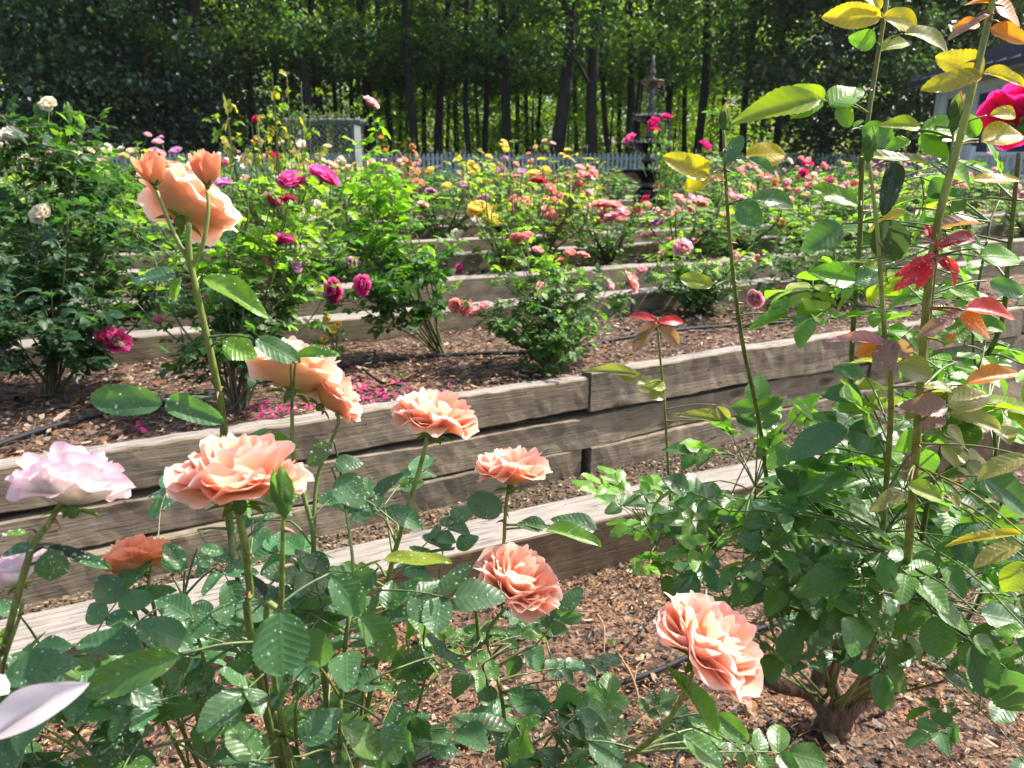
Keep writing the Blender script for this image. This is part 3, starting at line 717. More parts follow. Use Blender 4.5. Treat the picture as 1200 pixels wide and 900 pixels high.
def stick(px, py, qx, qy, label):
    a, c = G(px, py, .04), G(qx, qy, .03); b = Batch(); m = (a + c) / 2 + np.array([.012, 0, .02])
    tube(b, spline([a, m, c], 5), .0045, .002, (.34, .2, .11), sides=6, wob=.2); tube(b, spline([m, m + (a - c) * .2 + np.array([.03, 0, .01]), m + (a - c) * .3 + np.array([.06, .0, .0])], 3), .002, .001, (.34, .2, .11), sides=5)
    tag(b.build('dead_twig', M_CHIP, base=c), label, 'twig', 'dry twigs on the mulch')
stick(724, 765, 755, 850, 'long tan dry twig pointing down beside the hose')
stick(700, 720, 708, 765, 'thin dry needle-like twig standing on the mulch below the edging')
stick(812, 716, 770, 724, 'short dry twig on the dark mulch under the low edging')

def hose(pts, r, label, z=.02):
    b = Batch(); q = [G(x, y, z) for x, y in pts]; tube(b, spline(q, 8), r, r, (.022, .024, .028), sides=10)
    tag(b.build('drip_hose', M_HOSE, base=q[0]), label, 'hose', 'black irrigation hoses on the beds')
hose([(380, 960), (470, 900), (500, 884), (545, 868), (610, 845), (690, 812), (770, 786), (850, 750), (960, 716), (1030, 700), (1200, 664)], .0095, 'thick black irrigation hose crossing the mulch in the foreground', .025)
hose([(790, 905), (800, 880), (828, 850), (868, 832)], .007, 'short black tube end on the mulch beside the right bush')
hose([(-60, 545), (0, 520), (60, 500), (130, 482), (170, 477), (235, 464), (300, 448), (400, 429), (470, 420), (565, 414), (640, 412), (720, 398), (800, 386), (880, 380), (960, 374), (1100, 352)], .011, 'black irrigation hose along the bed behind the three-course wall', .688)
hose([(425, 432), (445, 447), (470, 452)], .006, 'thin black tube branching off the hose near the magenta petals', .688)

# ------------------------------------------------------------------ rose bushes
CANEBR, CANEGR, CANEYG = (.11, .065, .04), (.085, .13, .035), (.24, .30, .05)
def thorns(b, pts, r, n, col=(.30, .16, .09)):
    for _ in range(n):
        k = rng.integers(1, len(pts) - 2); p = pts[k]; t = nrm(pts[k + 1] - pts[k]); s = nrm(np.cross(t, rng.normal(0, 1, 3)))
        tube(b, [p + s * r * .7, p + s * (r + .0045) - t * .001, p + s * (r + .009) - t * .004], .0022, .0002, col, sides=4)
def bush(label, base, blooms=(), h=.8, rad=.4, ncanes=8, leafcol=(.05, .12, .03), newcol=(.16, .26, .04), leaf=.036, dens=1.0, low=.2, tpls=MID, buds=(), group='rose bushes on the terraces', lat=4, canesize=.006, name='rose_bush', per=7, res=1, lean=(0, 0), extra=(), young=.75, leaflets=5):
    """blooms: (world position, radius, palette, kind, label)"""
    base = np.asarray(base, float); t = empty(name, base, label, 'rose bush', group)
    stems = Batch(); fol = Foliage(); fb = Batch()
    tips = [np.asarray(q[0]) for q in list(blooms) + list(buds) + [(e,) for e in extra]]; canes = []
    n = max(ncanes, len(tips))
    for i in range(n):
        if i < len(tips): tip = tips[i]
        else:
            a = rng.uniform(0, 6.28); r = rad * math.sqrt(rng.random()); tip = base + np.array([r * math.cos(a) + lean[0], r * math.sin(a) + lean[1], h * rng.uniform(.6, 1.0)])
        off = tip - base; hh = off[2]; st = base + np.array([rng.normal(0, .018), rng.normal(0, .018), -.02])
        bw = rng.uniform(.4, .75)
        mid1 = base + np.array([off[0] * bw * .45, off[1] * bw * .45, hh * .28]) + rng.normal(0, .015, 3); mid2 = base + np.array([off[0] * bw * 1.05, off[1] * bw * 1.05, hh * .65]) + rng.normal(0, .018, 3)
        c = spline([st, mid1, mid2, tip], 5); canes.append(c)
        cb = Batch(); tube(cb, c, canesize * rng.uniform(.8, 1.3), canesize * .28, CANEBR if rng.random() < .6 else CANEGR, CANEGR, sides=5); cb.build('cane', M_STEM, t)
    def leaves_on(c, s0, num, spread=1.0):
        for _ in range(num):
            s = s0 + (1 - s0) * rng.random() ** .8 * .97; k = s * (len(c) - 1); a = int(min(k, len(c) - 2)); p = c[a] + (c[a + 1] - c[a]) * (k - a)
            out = np.array([p[0] - base[0], p[1] - base[1], 0]); d = nrm(nrm(rng.normal(0, 1, 3) * [1, 1, .35]) + nrm(out) * .5 + np.array([0, 0, .15]))
            y = np.clip((p[2] - base[2]) / h, 0, 1.2)
            col = np.array(newcol) if rng.random() < (y - young) * 2.2 else np.array(leafcol)
            fol.compound(p, d, np.array([0, 0, 1.]) + nrm(out) * .4 + rng.normal(0, .3, 3), leaf * rng.uniform(.75, 1.15), col, n=leaflets if rng.random() < .7 else 3, stems=stems if tpls is not LOW else None)
    for i, c in enumerate(canes):
        leaves_on(c, low + .1, int(per * dens))
        for _ in range(lat):
            k = rng.integers(int(len(c) * low) + 1, len(c) - 1); p = c[k]; a = rng.uniform(0, 6.28); ln = rng.uniform(.25, .6) * rad
            q = p + np.array([math.cos(a) * ln, math.sin(a) * ln, ln * rng.uniform(.2, 1.0)]); q[2] = min(q[2], base[2] + h * 1.05)
            lc = spline([p, (p + q) / 2 + np.array([0, 0, -.02]), q], 3); tube(stems, lc, canesize * .45, canesize * .2, CANEGR, sides=4)
            leaves_on(lc, .25, int(per * dens * .8))
    stems.build('twigs', M_STEM, t)['kind'] = 'stuff'
    fol.flush(fb, tpls, .35); fb.build('foliage', M_LEAF, t)['kind'] = 'stuff'
    for i, q in enumerate(blooms):
        ax = nrm(nrm(q[0] - base) + rng.normal(0, .45, 3) + (0, -.35, .15))
        put_bloom(t, q[0], ax, q[1], q[2], q[3], res, i % 3, q[4] if len(q) > 4 else None, calyx=res > 0)
    for q in buds: put_bud(t, q[0], nrm((q[0] - base) * [.3, .3, 1] + rng.normal(0, .05, 3)), q[1], q[2])
    return t
def B(px, py, spx, d, pal, kind='open', lab=None):
    """bloom measured in the photo: centre, width in pixels, distance"""
    q = (P(px, py, d), spx / 2 / FPX * d, pal, kind); return q + ((lab,) if lab else ())
def BD(px, py, ln, d, kind='green'): return (P(px, py + ln / 2, d), ln / FPX * d, kind)

# --- the bed behind the three-course wall (distance 3 - 4.5 m)
b1 = G(62, 462, .67); d1 = dep(b1)
bush('big dark green rose bush at the far left with cream and white blooms', b1,
     [B(58, 124, 20, d1, 'cream', 'cup'), B(18, 166, 36, d1, 'white', 'open'), B(36, 192, 24, d1 + .1, 'cream', 'cup'), B(50, 253, 26, d1 - .2, 'cream', 'cup'), B(132, 404, 40, d1 - .1, 'magenta', 'open', 'drooping magenta bloom low on the right side'), B(128, 182, 15, d1 + .4, 'cream', 'bud'), B(98, 220, 16, d1 + .3, 'cream', 'cup'), B(178, 338, 22, d1 + .1, 'cream', 'cup'), B(88, 248, 18, d1 + .2, 'pink', 'flat')],
     h=1.18, rad=.55, ncanes=22, leafcol=(.032, .080, .038), newcol=(.09, .18, .035), leaf=.046, dens=1.5, low=.30, buds=[BD(46, 130, 18, d1), BD(81, 130, 20, d1), BD(95, 144, 20, d1 + .1), BD(92, 158, 16, d1)], extra=[P(x, y, d1 + q) for x, y, q in [(20, 235, 0), (80, 250, -.3), (130, 230, .2), (5, 300, -.3), (110, 330, -.2), (60, 340, -.3), (20, 380, -.2), (150, 290, 0), (90, 180, 0), (40, 215, -.1), (-60, 260, 0), (-80, 330, 0)]], lat=5)
b2 = G(278, 486, .67); d2 = dep(b2)
bush('rose bush with magenta blooms behind the tall peach rose at left', b2,
     [B(343, 217, 34, d2, 'magenta'), B(377, 212, 38, d2, 'magenta'), B(318, 240, 28, d2 + .1, 'magenta', 'flat'), B(330, 286, 30, d2 - .1, 'magenta', 'flat'), B(338, 236, 16, d2 + .1, 'crimson', 'cup'), B(254, 314, 13, d2, 'lilac', 'bud'), B(268, 306, 12, d2, 'magenta', 'cup'), B(290, 352, 14, d2, 'lilac', 'flat'), B(252, 345, 26, d2, 'pink', 'flat'), B(188, 380, 15, d2 + .1, 'magenta', 'bud'), B(310, 308, 12, d2, 'magenta', 'cup'), B(347, 314, 14, d2, 'lilac', 'flat'), B(300, 372, 10, d2, 'magenta', 'flat'), B(262, 218, 22, d2 + .5, 'lilac', 'open')],
     h=.95, rad=.42, ncanes=17, leafcol=(.055, .13, .035), newcol=(.17, .29, .035), leaf=.038, dens=1.25, low=.30, extra=[P(x, y, d2 + q) for x, y, q in [(230, 330, 0), (205, 290, .2), (360, 250, .1), (380, 280, 0), (290, 300, -.2), (180, 300, .1), (350, 330, -.1), (390, 300, .1), (250, 260, .3)]], young=.4)
b3 = G(517, 412, .67); d3 = dep(b3)
bush('tall leggy rose bush leaning left with deep pink blooms, left of centre', b3,
     [B(395, 340, 30, d3 - .5, 'magenta'), B(427, 335, 26, d3 - .5, 'magenta'), B(413, 310, 18, d3 - .4, 'lilac', 'cup'), B(433, 123, 20, d3 - .3, 'pink', 'cup', 'single pink bloom high above the lattice'), B(403, 193, 16, d3 - .2, 'cream', 'bud')],
     h=1.02, rad=.30, ncanes=13, leafcol=(.05, .13, .03), newcol=(.17, .32, .03), leaf=.044, dens=1.9, low=.42, lean=(-.42, -.15), extra=[P(x, y, d3 - .3) for x, y in [(420, 200), (450, 190), (440, 260), (480, 300), (410, 270), (460, 340), (500, 300), (385, 250), (455, 225)]], young=.35)
b4 = G(650, 434, .67); d4 = dep(b4)
bush('leafy upright bush with coral clusters just behind the wall, centre', b4,
     [B(x, y, s, d4 + q, p, k) for x, y, s, q, p, k in [(546, 362, 22, -.1, 'coral', 'flat'), (560, 368, 22, -.1, 'pink', 'flat'), (535, 358, 18, -.1, 'coral', 'flat'), (568, 360, 15, -.1, 'pink', 'flat'), (638, 338, 20, 0, 'pink', 'flat'), (736, 332, 26, .2, 'coral', 'open'), (712, 338, 12, 0, 'pink', 'bud'), (683, 301, 16, .1, 'coral', 'flat'), (668, 298, 14, .1, 'coral', 'cup'), (606, 281, 17, .1, 'coral', 'open'), (618, 279, 16, .1, 'coral', 'open'), (658, 308, 14, .1, 'orange', 'cup'), (666, 342, 12, 0, 'pink', 'flat'), (630, 295, 14, 0, 'coral', 'cup')]],
     h=.72, rad=.36, ncanes=20, leafcol=(.07, .15, .04), newcol=(.22, .35, .045), leaf=.034, dens=1.15, low=.12, extra=[P(x, y, d4 + q) for x, y, q in [(590, 330, 0), (610, 310, .1), (640, 300, 0), (670, 320, 0), (690, 350, 0), (585, 380, -.1), (720, 370, .1), (600, 290, .2), (650, 350, -.2)]], young=.5)
b5 = G(392, 425, .67); d5 = dep(b5)
bush('small young plant with bright yellow blossoms in front of the second timber', b5, [B(x, y, s, d5 - .3, 'yellow', 'flat') for x, y, s in [(383, 374, 10), (389, 386, 11), (380, 398, 9), (396, 380, 8), (377, 408, 8)]], h=.22, rad=.08, ncanes=6, leafcol=(.09, .17, .03), leaf=.02, dens=.5, canesize=.004, group=None)
b6 = G(985, 352, .67); d6 = dep(b6)
bush('rose bush with a low pink bloom half hidden behind the tall canes at right', b6, [B(887, 349, 22, d6 - .6, 'pink', 'open'), B(833, 314, 15, d6 - .5, 'pink', 'flat'), B(898, 304, 14, d6 - .3, 'pink', 'flat'), B(890, 302, 12, d6 - .3, 'coral', 'flat')],
     h=.55, rad=.5, ncanes=18, leafcol=(.07, .15, .04), newcol=(.2, .33, .045), leaf=.038, dens=1.3, low=.1)
b7 = G(822, 368, .67); d7 = dep(b7)
bush('low spreading pink rose bush in front of the second timber, right of centre', b7, [B(x, y, s, d7 + q, 'pink', k) for x, y, s, q, k in [(800, 292, 24, 0, 'open'), (838, 318, 16, -.1, 'flat'), (752, 318, 14, 0, 'cup'), (776, 300, 15, .1, 'open'), (861, 300, 13, 0, 'flat')]], h=.46, rad=.42, ncanes=15, leafcol=(.05, .12, .03), newcol=(.17, .30, .04), leaf=.034, dens=1.4, low=.1, young=.45)
for (px, py, z, s, lab) in [(470, 442, .67, .6, 'tiny green seedling on the mulch behind the wall'), (588, 408, .67, .4, 'small weed beside the hose near the central bush'), (885, 415, .67, .35, 'tiny weed near the right end of the wall top'), (712, 755, .02, .45, 'pale green weed tuft on the foreground mulch'), (694, 396, .67, .6, 'small leafy weed right of the central bush')]:
    q = G(px, py, z); t = empty('weed', q, lab, 'weed', 'small weeds in the beds'); fl = Foliage(); st = Batch(); fb = Batch()
    for _ in range(9): fl.compound(q, nrm([rng.normal(), rng.normal(), .7]), (0, 0, 1.), .022 * s * 1.4, (.10, .18, .04), 3, st, sr=.0008)
    st.build('stem', M_STEM, t); fl.flush(fb, MID); fb.build('foliage', M_LEAF, t)
# ------------------------------------------------------------------ farther rose beds
def on_bed(px, y0, z):
    k = (px - 600) / FPX; c, s = math.cos(_a), math.sin(_a)
    d = (y0 * c + (CAM_H - z) * s) / (1 - k * math.tan(TH) * c)
    x = k * d; return np.array([x, y0 + x * math.tan(TH), z]), d
ORD = ['first', 'second', 'third', 'fourth', 'fifth', 'sixth', 'seventh', 'eighth', 'ninth', 'tenth', 'eleventh', 'twelfth', 'thirteenth', 'fourteenth', 'fifteenth', 'sixteenth', 'seventeenth', 'eighteenth', 'nineteenth', 'twentieth', 'twenty-first', 'twenty-second', 'twenty-third', 'twenty-fourth', 'twenty-fifth', 'twenty-sixth', 'twenty-seventh', 'twenty-eighth', 'twenty-ninth', 'thirtieth', 'thirty-first', 'thirty-second', 'thirty-third', 'thirty-fourth', 'thirty-fifth', 'thirty-sixth', 'thirty-seventh', 'thirty-eighth', 'thirty-ninth', 'fortieth', 'forty-first', 'forty-second', 'forty-third', 'forty-fourth', 'forty-fifth', 'forty-sixth', 'forty-seventh', 'forty-eighth', 'forty-ninth', 'fiftieth']
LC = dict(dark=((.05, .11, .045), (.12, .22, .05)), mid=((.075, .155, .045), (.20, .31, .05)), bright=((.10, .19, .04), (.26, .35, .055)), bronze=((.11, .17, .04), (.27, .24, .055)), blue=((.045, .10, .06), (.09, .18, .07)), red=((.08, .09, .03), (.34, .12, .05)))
_fm = {}
def far_mesh(kind, var, hi):
    k = (kind, var, hi)
    if k in _fm: return _fm[k]
    st, fol, fb = Batch(), Foliage(), Batch(); lc, nc = LC[kind]; leaf = .052 if hi else .075
    for i in range(16 if hi else 11):
        a = rng.uniform(0, 6.28); r = .5 * math.sqrt(rng.random()); tip = np.array([r * math.cos(a), r * math.sin(a), rng.uniform(.6, 1.08)])
        c = spline([(0, 0, -.03), tip * [.4, .4, .3] + rng.normal(0, .02, 3), tip * [.9, .9, .65], tip], 4); tube(st, c, .012, .004, CANEBR, CANEGR, sides=4)
        for _ in range(16 if hi else 11):
            s = .14 + .86 * rng.random() ** .8; q = c[int(s * (len(c) - 1))] + rng.normal(0, .05, 3)
            col = nc if q[2] > .62 and rng.random() < .5 else lc
            fol.compound(q, nrm(rng.normal(0, 1, 3) * [1, 1, .4] + q * [.7, .7, 0]), (rng.normal(0, .4), rng.normal(0, .4), 1), leaf * rng.uniform(.8, 1.2), col, 5 if hi else 3, stems=None)
    fol.flush(fb, MID if hi else LOW, .4)
    _fm[k] = (st.mesh('cane', M_STEM), fb.mesh('foliage', M_LEAF)); return _fm[k]
far_list = []
def far_bush(px, y0, z, h, w, kind, pals, nb, look, name_row, hi=True, expl=()):
    base, d = on_bed(px, y0, z)
    t = empty('rose_bush', base, 'x', 'rose bush', 'rose bushes on the terraces'); far_list.append((t, px, name_row, look))
    cm, fm = far_mesh(kind, int(rng.integers(0, 2)), hi); rz = rng.uniform(0, 6.28)
    for nm, me in (('cane', cm), ('foliage', fm)):
        o = bpy.data.objects.new(nm, me); C.objects.link(o); o.parent = t; o.rotation_euler = (0, 0, rz); o.scale = (w * 1.25, w * 1.25, h)
    pos = [(P(x, y, d + rng.uniform(-.15, .15)), s * 1.15 / 2 / FPX * d, p, k) for x, y, s, p, k in expl]
    for _ in range(int(nb * (.8 if hi else .45) + rng.random())):
        a = rng.uniform(0, 6.28); r = w * .55 * math.sqrt(rng.random()); q = base + np.array([r * math.cos(a), r * math.sin(a), h * rng.uniform(.72, 1.12)])
        pl = pals[rng.integers(0, len(pals))]
        if pl == 'coral' or rng.random() < .45:
            for m in range(rng.integers(2, 6)): pos.append((q + rng.normal(0, .05, 3), rng.uniform(.028, .046), pl, 'open'))
        else: pos.append((q, rng.uniform(.034, .054), pl, ['open', 'cup', 'flat'][rng.integers(0, 3)]))
    for i, (p, r, pl, k) in enumerate(pos):
        put_bloom(t, p, nrm(nrm(p - base) + (rng.normal(0, .4), -.45 + rng.normal(0, .3), .1)), r, pl, k, 1 if d < 8.5 else 0, i % 3, calyx=False)
        sb = Batch(); m = base + (p - base) * [.55, .55, .6]; tube(sb, spline([m, (m + p) / 2 + rng.normal(0, .01, 3), p], 2), .0035, .0025, CANEGR, sides=4); sb.build('flower_stem', M_STEM, t)
    return t
BEDS = {'third': (6.15, .80), 'fourth': (7.85, .93), 'fifth': (9.6, 1.0), 'sixth': (12.2, 1.05), 'last': (16.0, 1.10)}
def row(bed, items, hi):
    y0, z = BEDS[bed]
    for (px, h, w, kind, pals, nb, look, *ex) in items: far_bush(px, y0 + rng.uniform(-.15, .15), z, h, w, kind, pals, nb, look, bed, hi, ex[0] if ex else ())
row('third', [(-60, .8, .9, 'mid', ['white'], 4, 'white'), (30, .8, .9, 'dark', ['pink', 'white'], 4, 'pink and white'), (110, .78, .6, 'mid', ['pink'], 4, 'light pink'),
              (235, .75, .8, 'mid', ['lilac', 'magenta'], 7, 'lilac'),
              (322, 1.32, .55, 'bronze', ['crimson'], 0, 'small crimson', [(302, 142, 12, 'crimson', 'cup'), (302, 168, 13, 'crimson', 'open'), (322, 188, 18, 'crimson', 'open'), (355, 175, 13, 'cream', 'bud'), (288, 212, 12, 'palep', 'cup')]),
              (415, .62, .7, 'bright', ['white', 'cream', 'palep'], 5, 'cream'),
              (590, .78, .62, 'bright', ['yellow', 'lilac'], 0, 'large yellow', [(562, 250, 26, 'yellow', 'open'), (579, 262, 20, 'yellow', 'open'), (558, 262, 14, 'white', 'cup'), (567, 236, 17, 'lilac', 'flat'), (540, 277, 12, 'cream', 'cup'), (534, 275, 12, 'cream', 'cup'), (527, 297, 15, 'lilac', 'open'), (540, 316, 12, 'magenta', 'cup'), (543, 220, 12, 'lilac', 'flat')]),
              (628, .75, .8, 'bronze', ['coral'], 3, 'coral and orange', [(600, 255, 18, 'coral', 'open'), (607, 252, 15, 'pink', 'open'), (598, 250, 14, 'coral', 'open'), (612, 240, 20, 'coral', 'open'), (604, 236, 14, 'coral', 'open'), (638, 250, 20, 'coral', 'open'), (645, 256, 16, 'coral', 'open'), (633, 245, 14, 'pink', 'open'), (596, 283, 13, 'coral', 'open'), (608, 278, 15, 'pink', 'open'), (631, 215, 18, 'crimson', 'open'), (609, 204, 14, 'lilac', 'flat'), (625, 205, 14, 'yellow', 'flat'), (690, 227, 10, 'pink', 'cup'), (679, 198, 10, 'pink', 'cup'), (692, 209, 9, 'white', 'cup')]),
              (712, .62, .75, 'mid', ['coral'], 2, 'big coral clusters', [(x, y, s, 'coral' if i % 3 else 'pink', 'open') for i, (x, y, s) in enumerate([(697, 246, 18), (708, 243, 18), (719, 244, 17), (728, 250, 16), (694, 256, 17), (706, 256, 18), (717, 258, 17), (727, 259, 14), (700, 265, 14), (689, 249, 14), (712, 267, 12), (690, 275, 15)])]),
              (790, .52, .9, 'mid', ['pink'], 4, 'pale pink', [(759, 276, 13, 'pink', 'cup'), (769, 292, 15, 'pink', 'open'), (786, 284, 13, 'pink', 'flat'), (799, 293, 22, 'pink', 'open'), (777, 262, 15, 'lilac', 'flat'), (768, 262, 12, 'lilac', 'flat'), (793, 253, 16, 'coral', 'flat'), (795, 235, 14, 'coral', 'cup'), (819, 241, 18, 'coral', 'open'), (812, 284, 12, 'pink', 'cup'), (848, 258, 16, 'coral', 'open')]),
              (862, .5, .9, 'mid', ['pink'], 2, 'rosy pink', [(820, 274, 14, 'pink', 'open'), (829, 277, 14, 'pink', 'open'), (838, 272, 13, 'pink', 'open'), (845, 278, 14, 'coral', 'open'), (865, 286, 15, 'pink', 'cup'), (877, 282, 13, 'pink', 'cup'), (912, 263, 14, 'coral', 'cup'), (927, 261, 11, 'pink', 'flat')]),
              (945, .62, .9, 'bright', ['pink', 'palep', 'coral'], 9, 'mixed pink and peach'), (1030, .65, .9, 'mid', ['palep', 'pink'], 7, 'peach'), (1120, .6, .9, 'bronze', ['coral', 'palep'], 6, 'orange-pink'), (1200, .65, .9, 'mid', ['pink'], 5, 'pink')], True)
row('fourth', [(-20, .8, .9, 'mid', ['white', 'pink'], 5, 'white and pink'), (60, .8, .8, 'dark', ['cream'], 4, 'cream'), (150, .82, .8, 'bright', ['pink'], 4, 'pale pink'), (232, .8, .8, 'mid', ['lilac'], 5, 'lilac'), (300, .7, .8, 'mid', ['white'], 4, 'white'), (385, .78, .9, 'bright', ['cream', 'palep'], 4, 'cream'),
               (462, .92, .42, 'red', ['coral'], 0, 'orange and coral', [(477, 192, 14, 'orange', 'flat'), (488, 219, 18, 'coral', 'open'), (484, 226, 14, 'coral', 'flat'), (495, 242, 13, 'palep', 'cup')]),
               (520, .62, .8, 'mid', ['yellow', 'lilac'], 0, 'yellow and lilac', [(505, 202, 11, 'yellow', 'cup'), (524, 220, 12, 'yellow', 'cup'), (543, 216, 14, 'lilac', 'flat'), (556, 198, 11, 'yellow', 'cup'), (505, 226, 12, 'lilac', 'flat')]), (585, .85, .7, 'bronze', ['yellow'], 2, 'pale yellow-leaved'), (655, .75, .8, 'bronze', ['yellow', 'coral'], 6, 'yellow and coral'),
               (778, 1.05, .34, 'mid', ['crimson'], 0, 'deep crimson', [(781, 139, 13, 'hotpink', 'flat'), (767, 146, 14, 'hotpink', 'open'), (766, 154, 12, 'hotpink', 'open'), (740, 165, 15, 'magenta', 'open'), (825, 173, 15, 'hotpink', 'open'), (773, 221, 13, 'crimson', 'open'), (758, 236, 13, 'crimson', 'open'), (750, 249, 10, 'palep', 'bud')]),
               (838, .55, .8, 'bright', ['pink', 'coral'], 6, 'pink and coral', [(903, 210, 16, 'coral', 'open'), (878, 221, 11, 'coral', 'cup')]), (905, .6, .8, 'mid', ['coral', 'orange'], 5, 'coral'), (975, .62, .9, 'bright', ['pink', 'hotpink'], 4, 'bright pink', [(972, 214, 13, 'hotpink', 'cup'), (949, 192, 11, 'coral', 'bud')]), (1050, .62, .9, 'mid', ['palep', 'pink'], 8, 'peach and pink'), (1130, .6, .9, 'mid', ['pink'], 5, 'pink')], True)
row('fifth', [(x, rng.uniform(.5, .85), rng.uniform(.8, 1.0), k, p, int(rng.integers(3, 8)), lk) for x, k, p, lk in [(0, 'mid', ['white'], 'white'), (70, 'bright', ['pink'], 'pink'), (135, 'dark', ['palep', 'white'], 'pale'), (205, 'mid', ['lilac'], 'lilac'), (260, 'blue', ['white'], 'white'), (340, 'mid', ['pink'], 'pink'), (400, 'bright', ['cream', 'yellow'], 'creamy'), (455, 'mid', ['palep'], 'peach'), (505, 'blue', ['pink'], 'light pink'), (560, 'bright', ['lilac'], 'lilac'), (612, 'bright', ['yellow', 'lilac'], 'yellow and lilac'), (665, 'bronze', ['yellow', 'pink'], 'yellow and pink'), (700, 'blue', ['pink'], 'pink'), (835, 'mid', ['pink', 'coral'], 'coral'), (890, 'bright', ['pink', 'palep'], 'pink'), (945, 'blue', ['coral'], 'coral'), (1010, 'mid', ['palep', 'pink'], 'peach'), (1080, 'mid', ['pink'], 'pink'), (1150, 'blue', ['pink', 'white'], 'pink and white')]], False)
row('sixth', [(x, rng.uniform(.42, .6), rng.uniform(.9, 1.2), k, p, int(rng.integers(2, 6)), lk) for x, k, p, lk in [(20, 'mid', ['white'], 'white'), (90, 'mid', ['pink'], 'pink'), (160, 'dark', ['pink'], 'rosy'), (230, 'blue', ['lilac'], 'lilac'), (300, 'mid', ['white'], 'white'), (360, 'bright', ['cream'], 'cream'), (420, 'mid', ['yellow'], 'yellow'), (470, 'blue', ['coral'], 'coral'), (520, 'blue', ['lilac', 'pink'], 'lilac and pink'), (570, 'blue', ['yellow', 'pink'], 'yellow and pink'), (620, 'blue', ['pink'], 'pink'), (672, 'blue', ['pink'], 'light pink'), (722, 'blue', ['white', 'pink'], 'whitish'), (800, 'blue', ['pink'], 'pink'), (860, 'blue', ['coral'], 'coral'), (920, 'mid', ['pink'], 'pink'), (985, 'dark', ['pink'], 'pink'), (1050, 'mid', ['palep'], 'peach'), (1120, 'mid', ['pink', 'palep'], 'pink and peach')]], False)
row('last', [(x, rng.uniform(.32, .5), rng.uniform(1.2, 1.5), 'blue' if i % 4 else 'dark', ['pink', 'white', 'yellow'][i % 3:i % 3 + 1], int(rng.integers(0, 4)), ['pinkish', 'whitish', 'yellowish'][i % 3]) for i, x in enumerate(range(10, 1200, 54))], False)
for bed in BEDS:
    grp = sorted([q for q in far_list if q[2] == bed], key=lambda q: q[1])
    for i, (t, px, _, look) in enumerate(grp):
        where = {'third': 'the third bed', 'fourth': 'the fourth bed', 'fifth': 'the fountain bed', 'sixth': 'the bed beyond the fountain', 'last': 'the farthest bed before the fence'}[bed]
        t['label'] = f'rose bush with {look} blooms, {ORD[i]} from left in {where}'

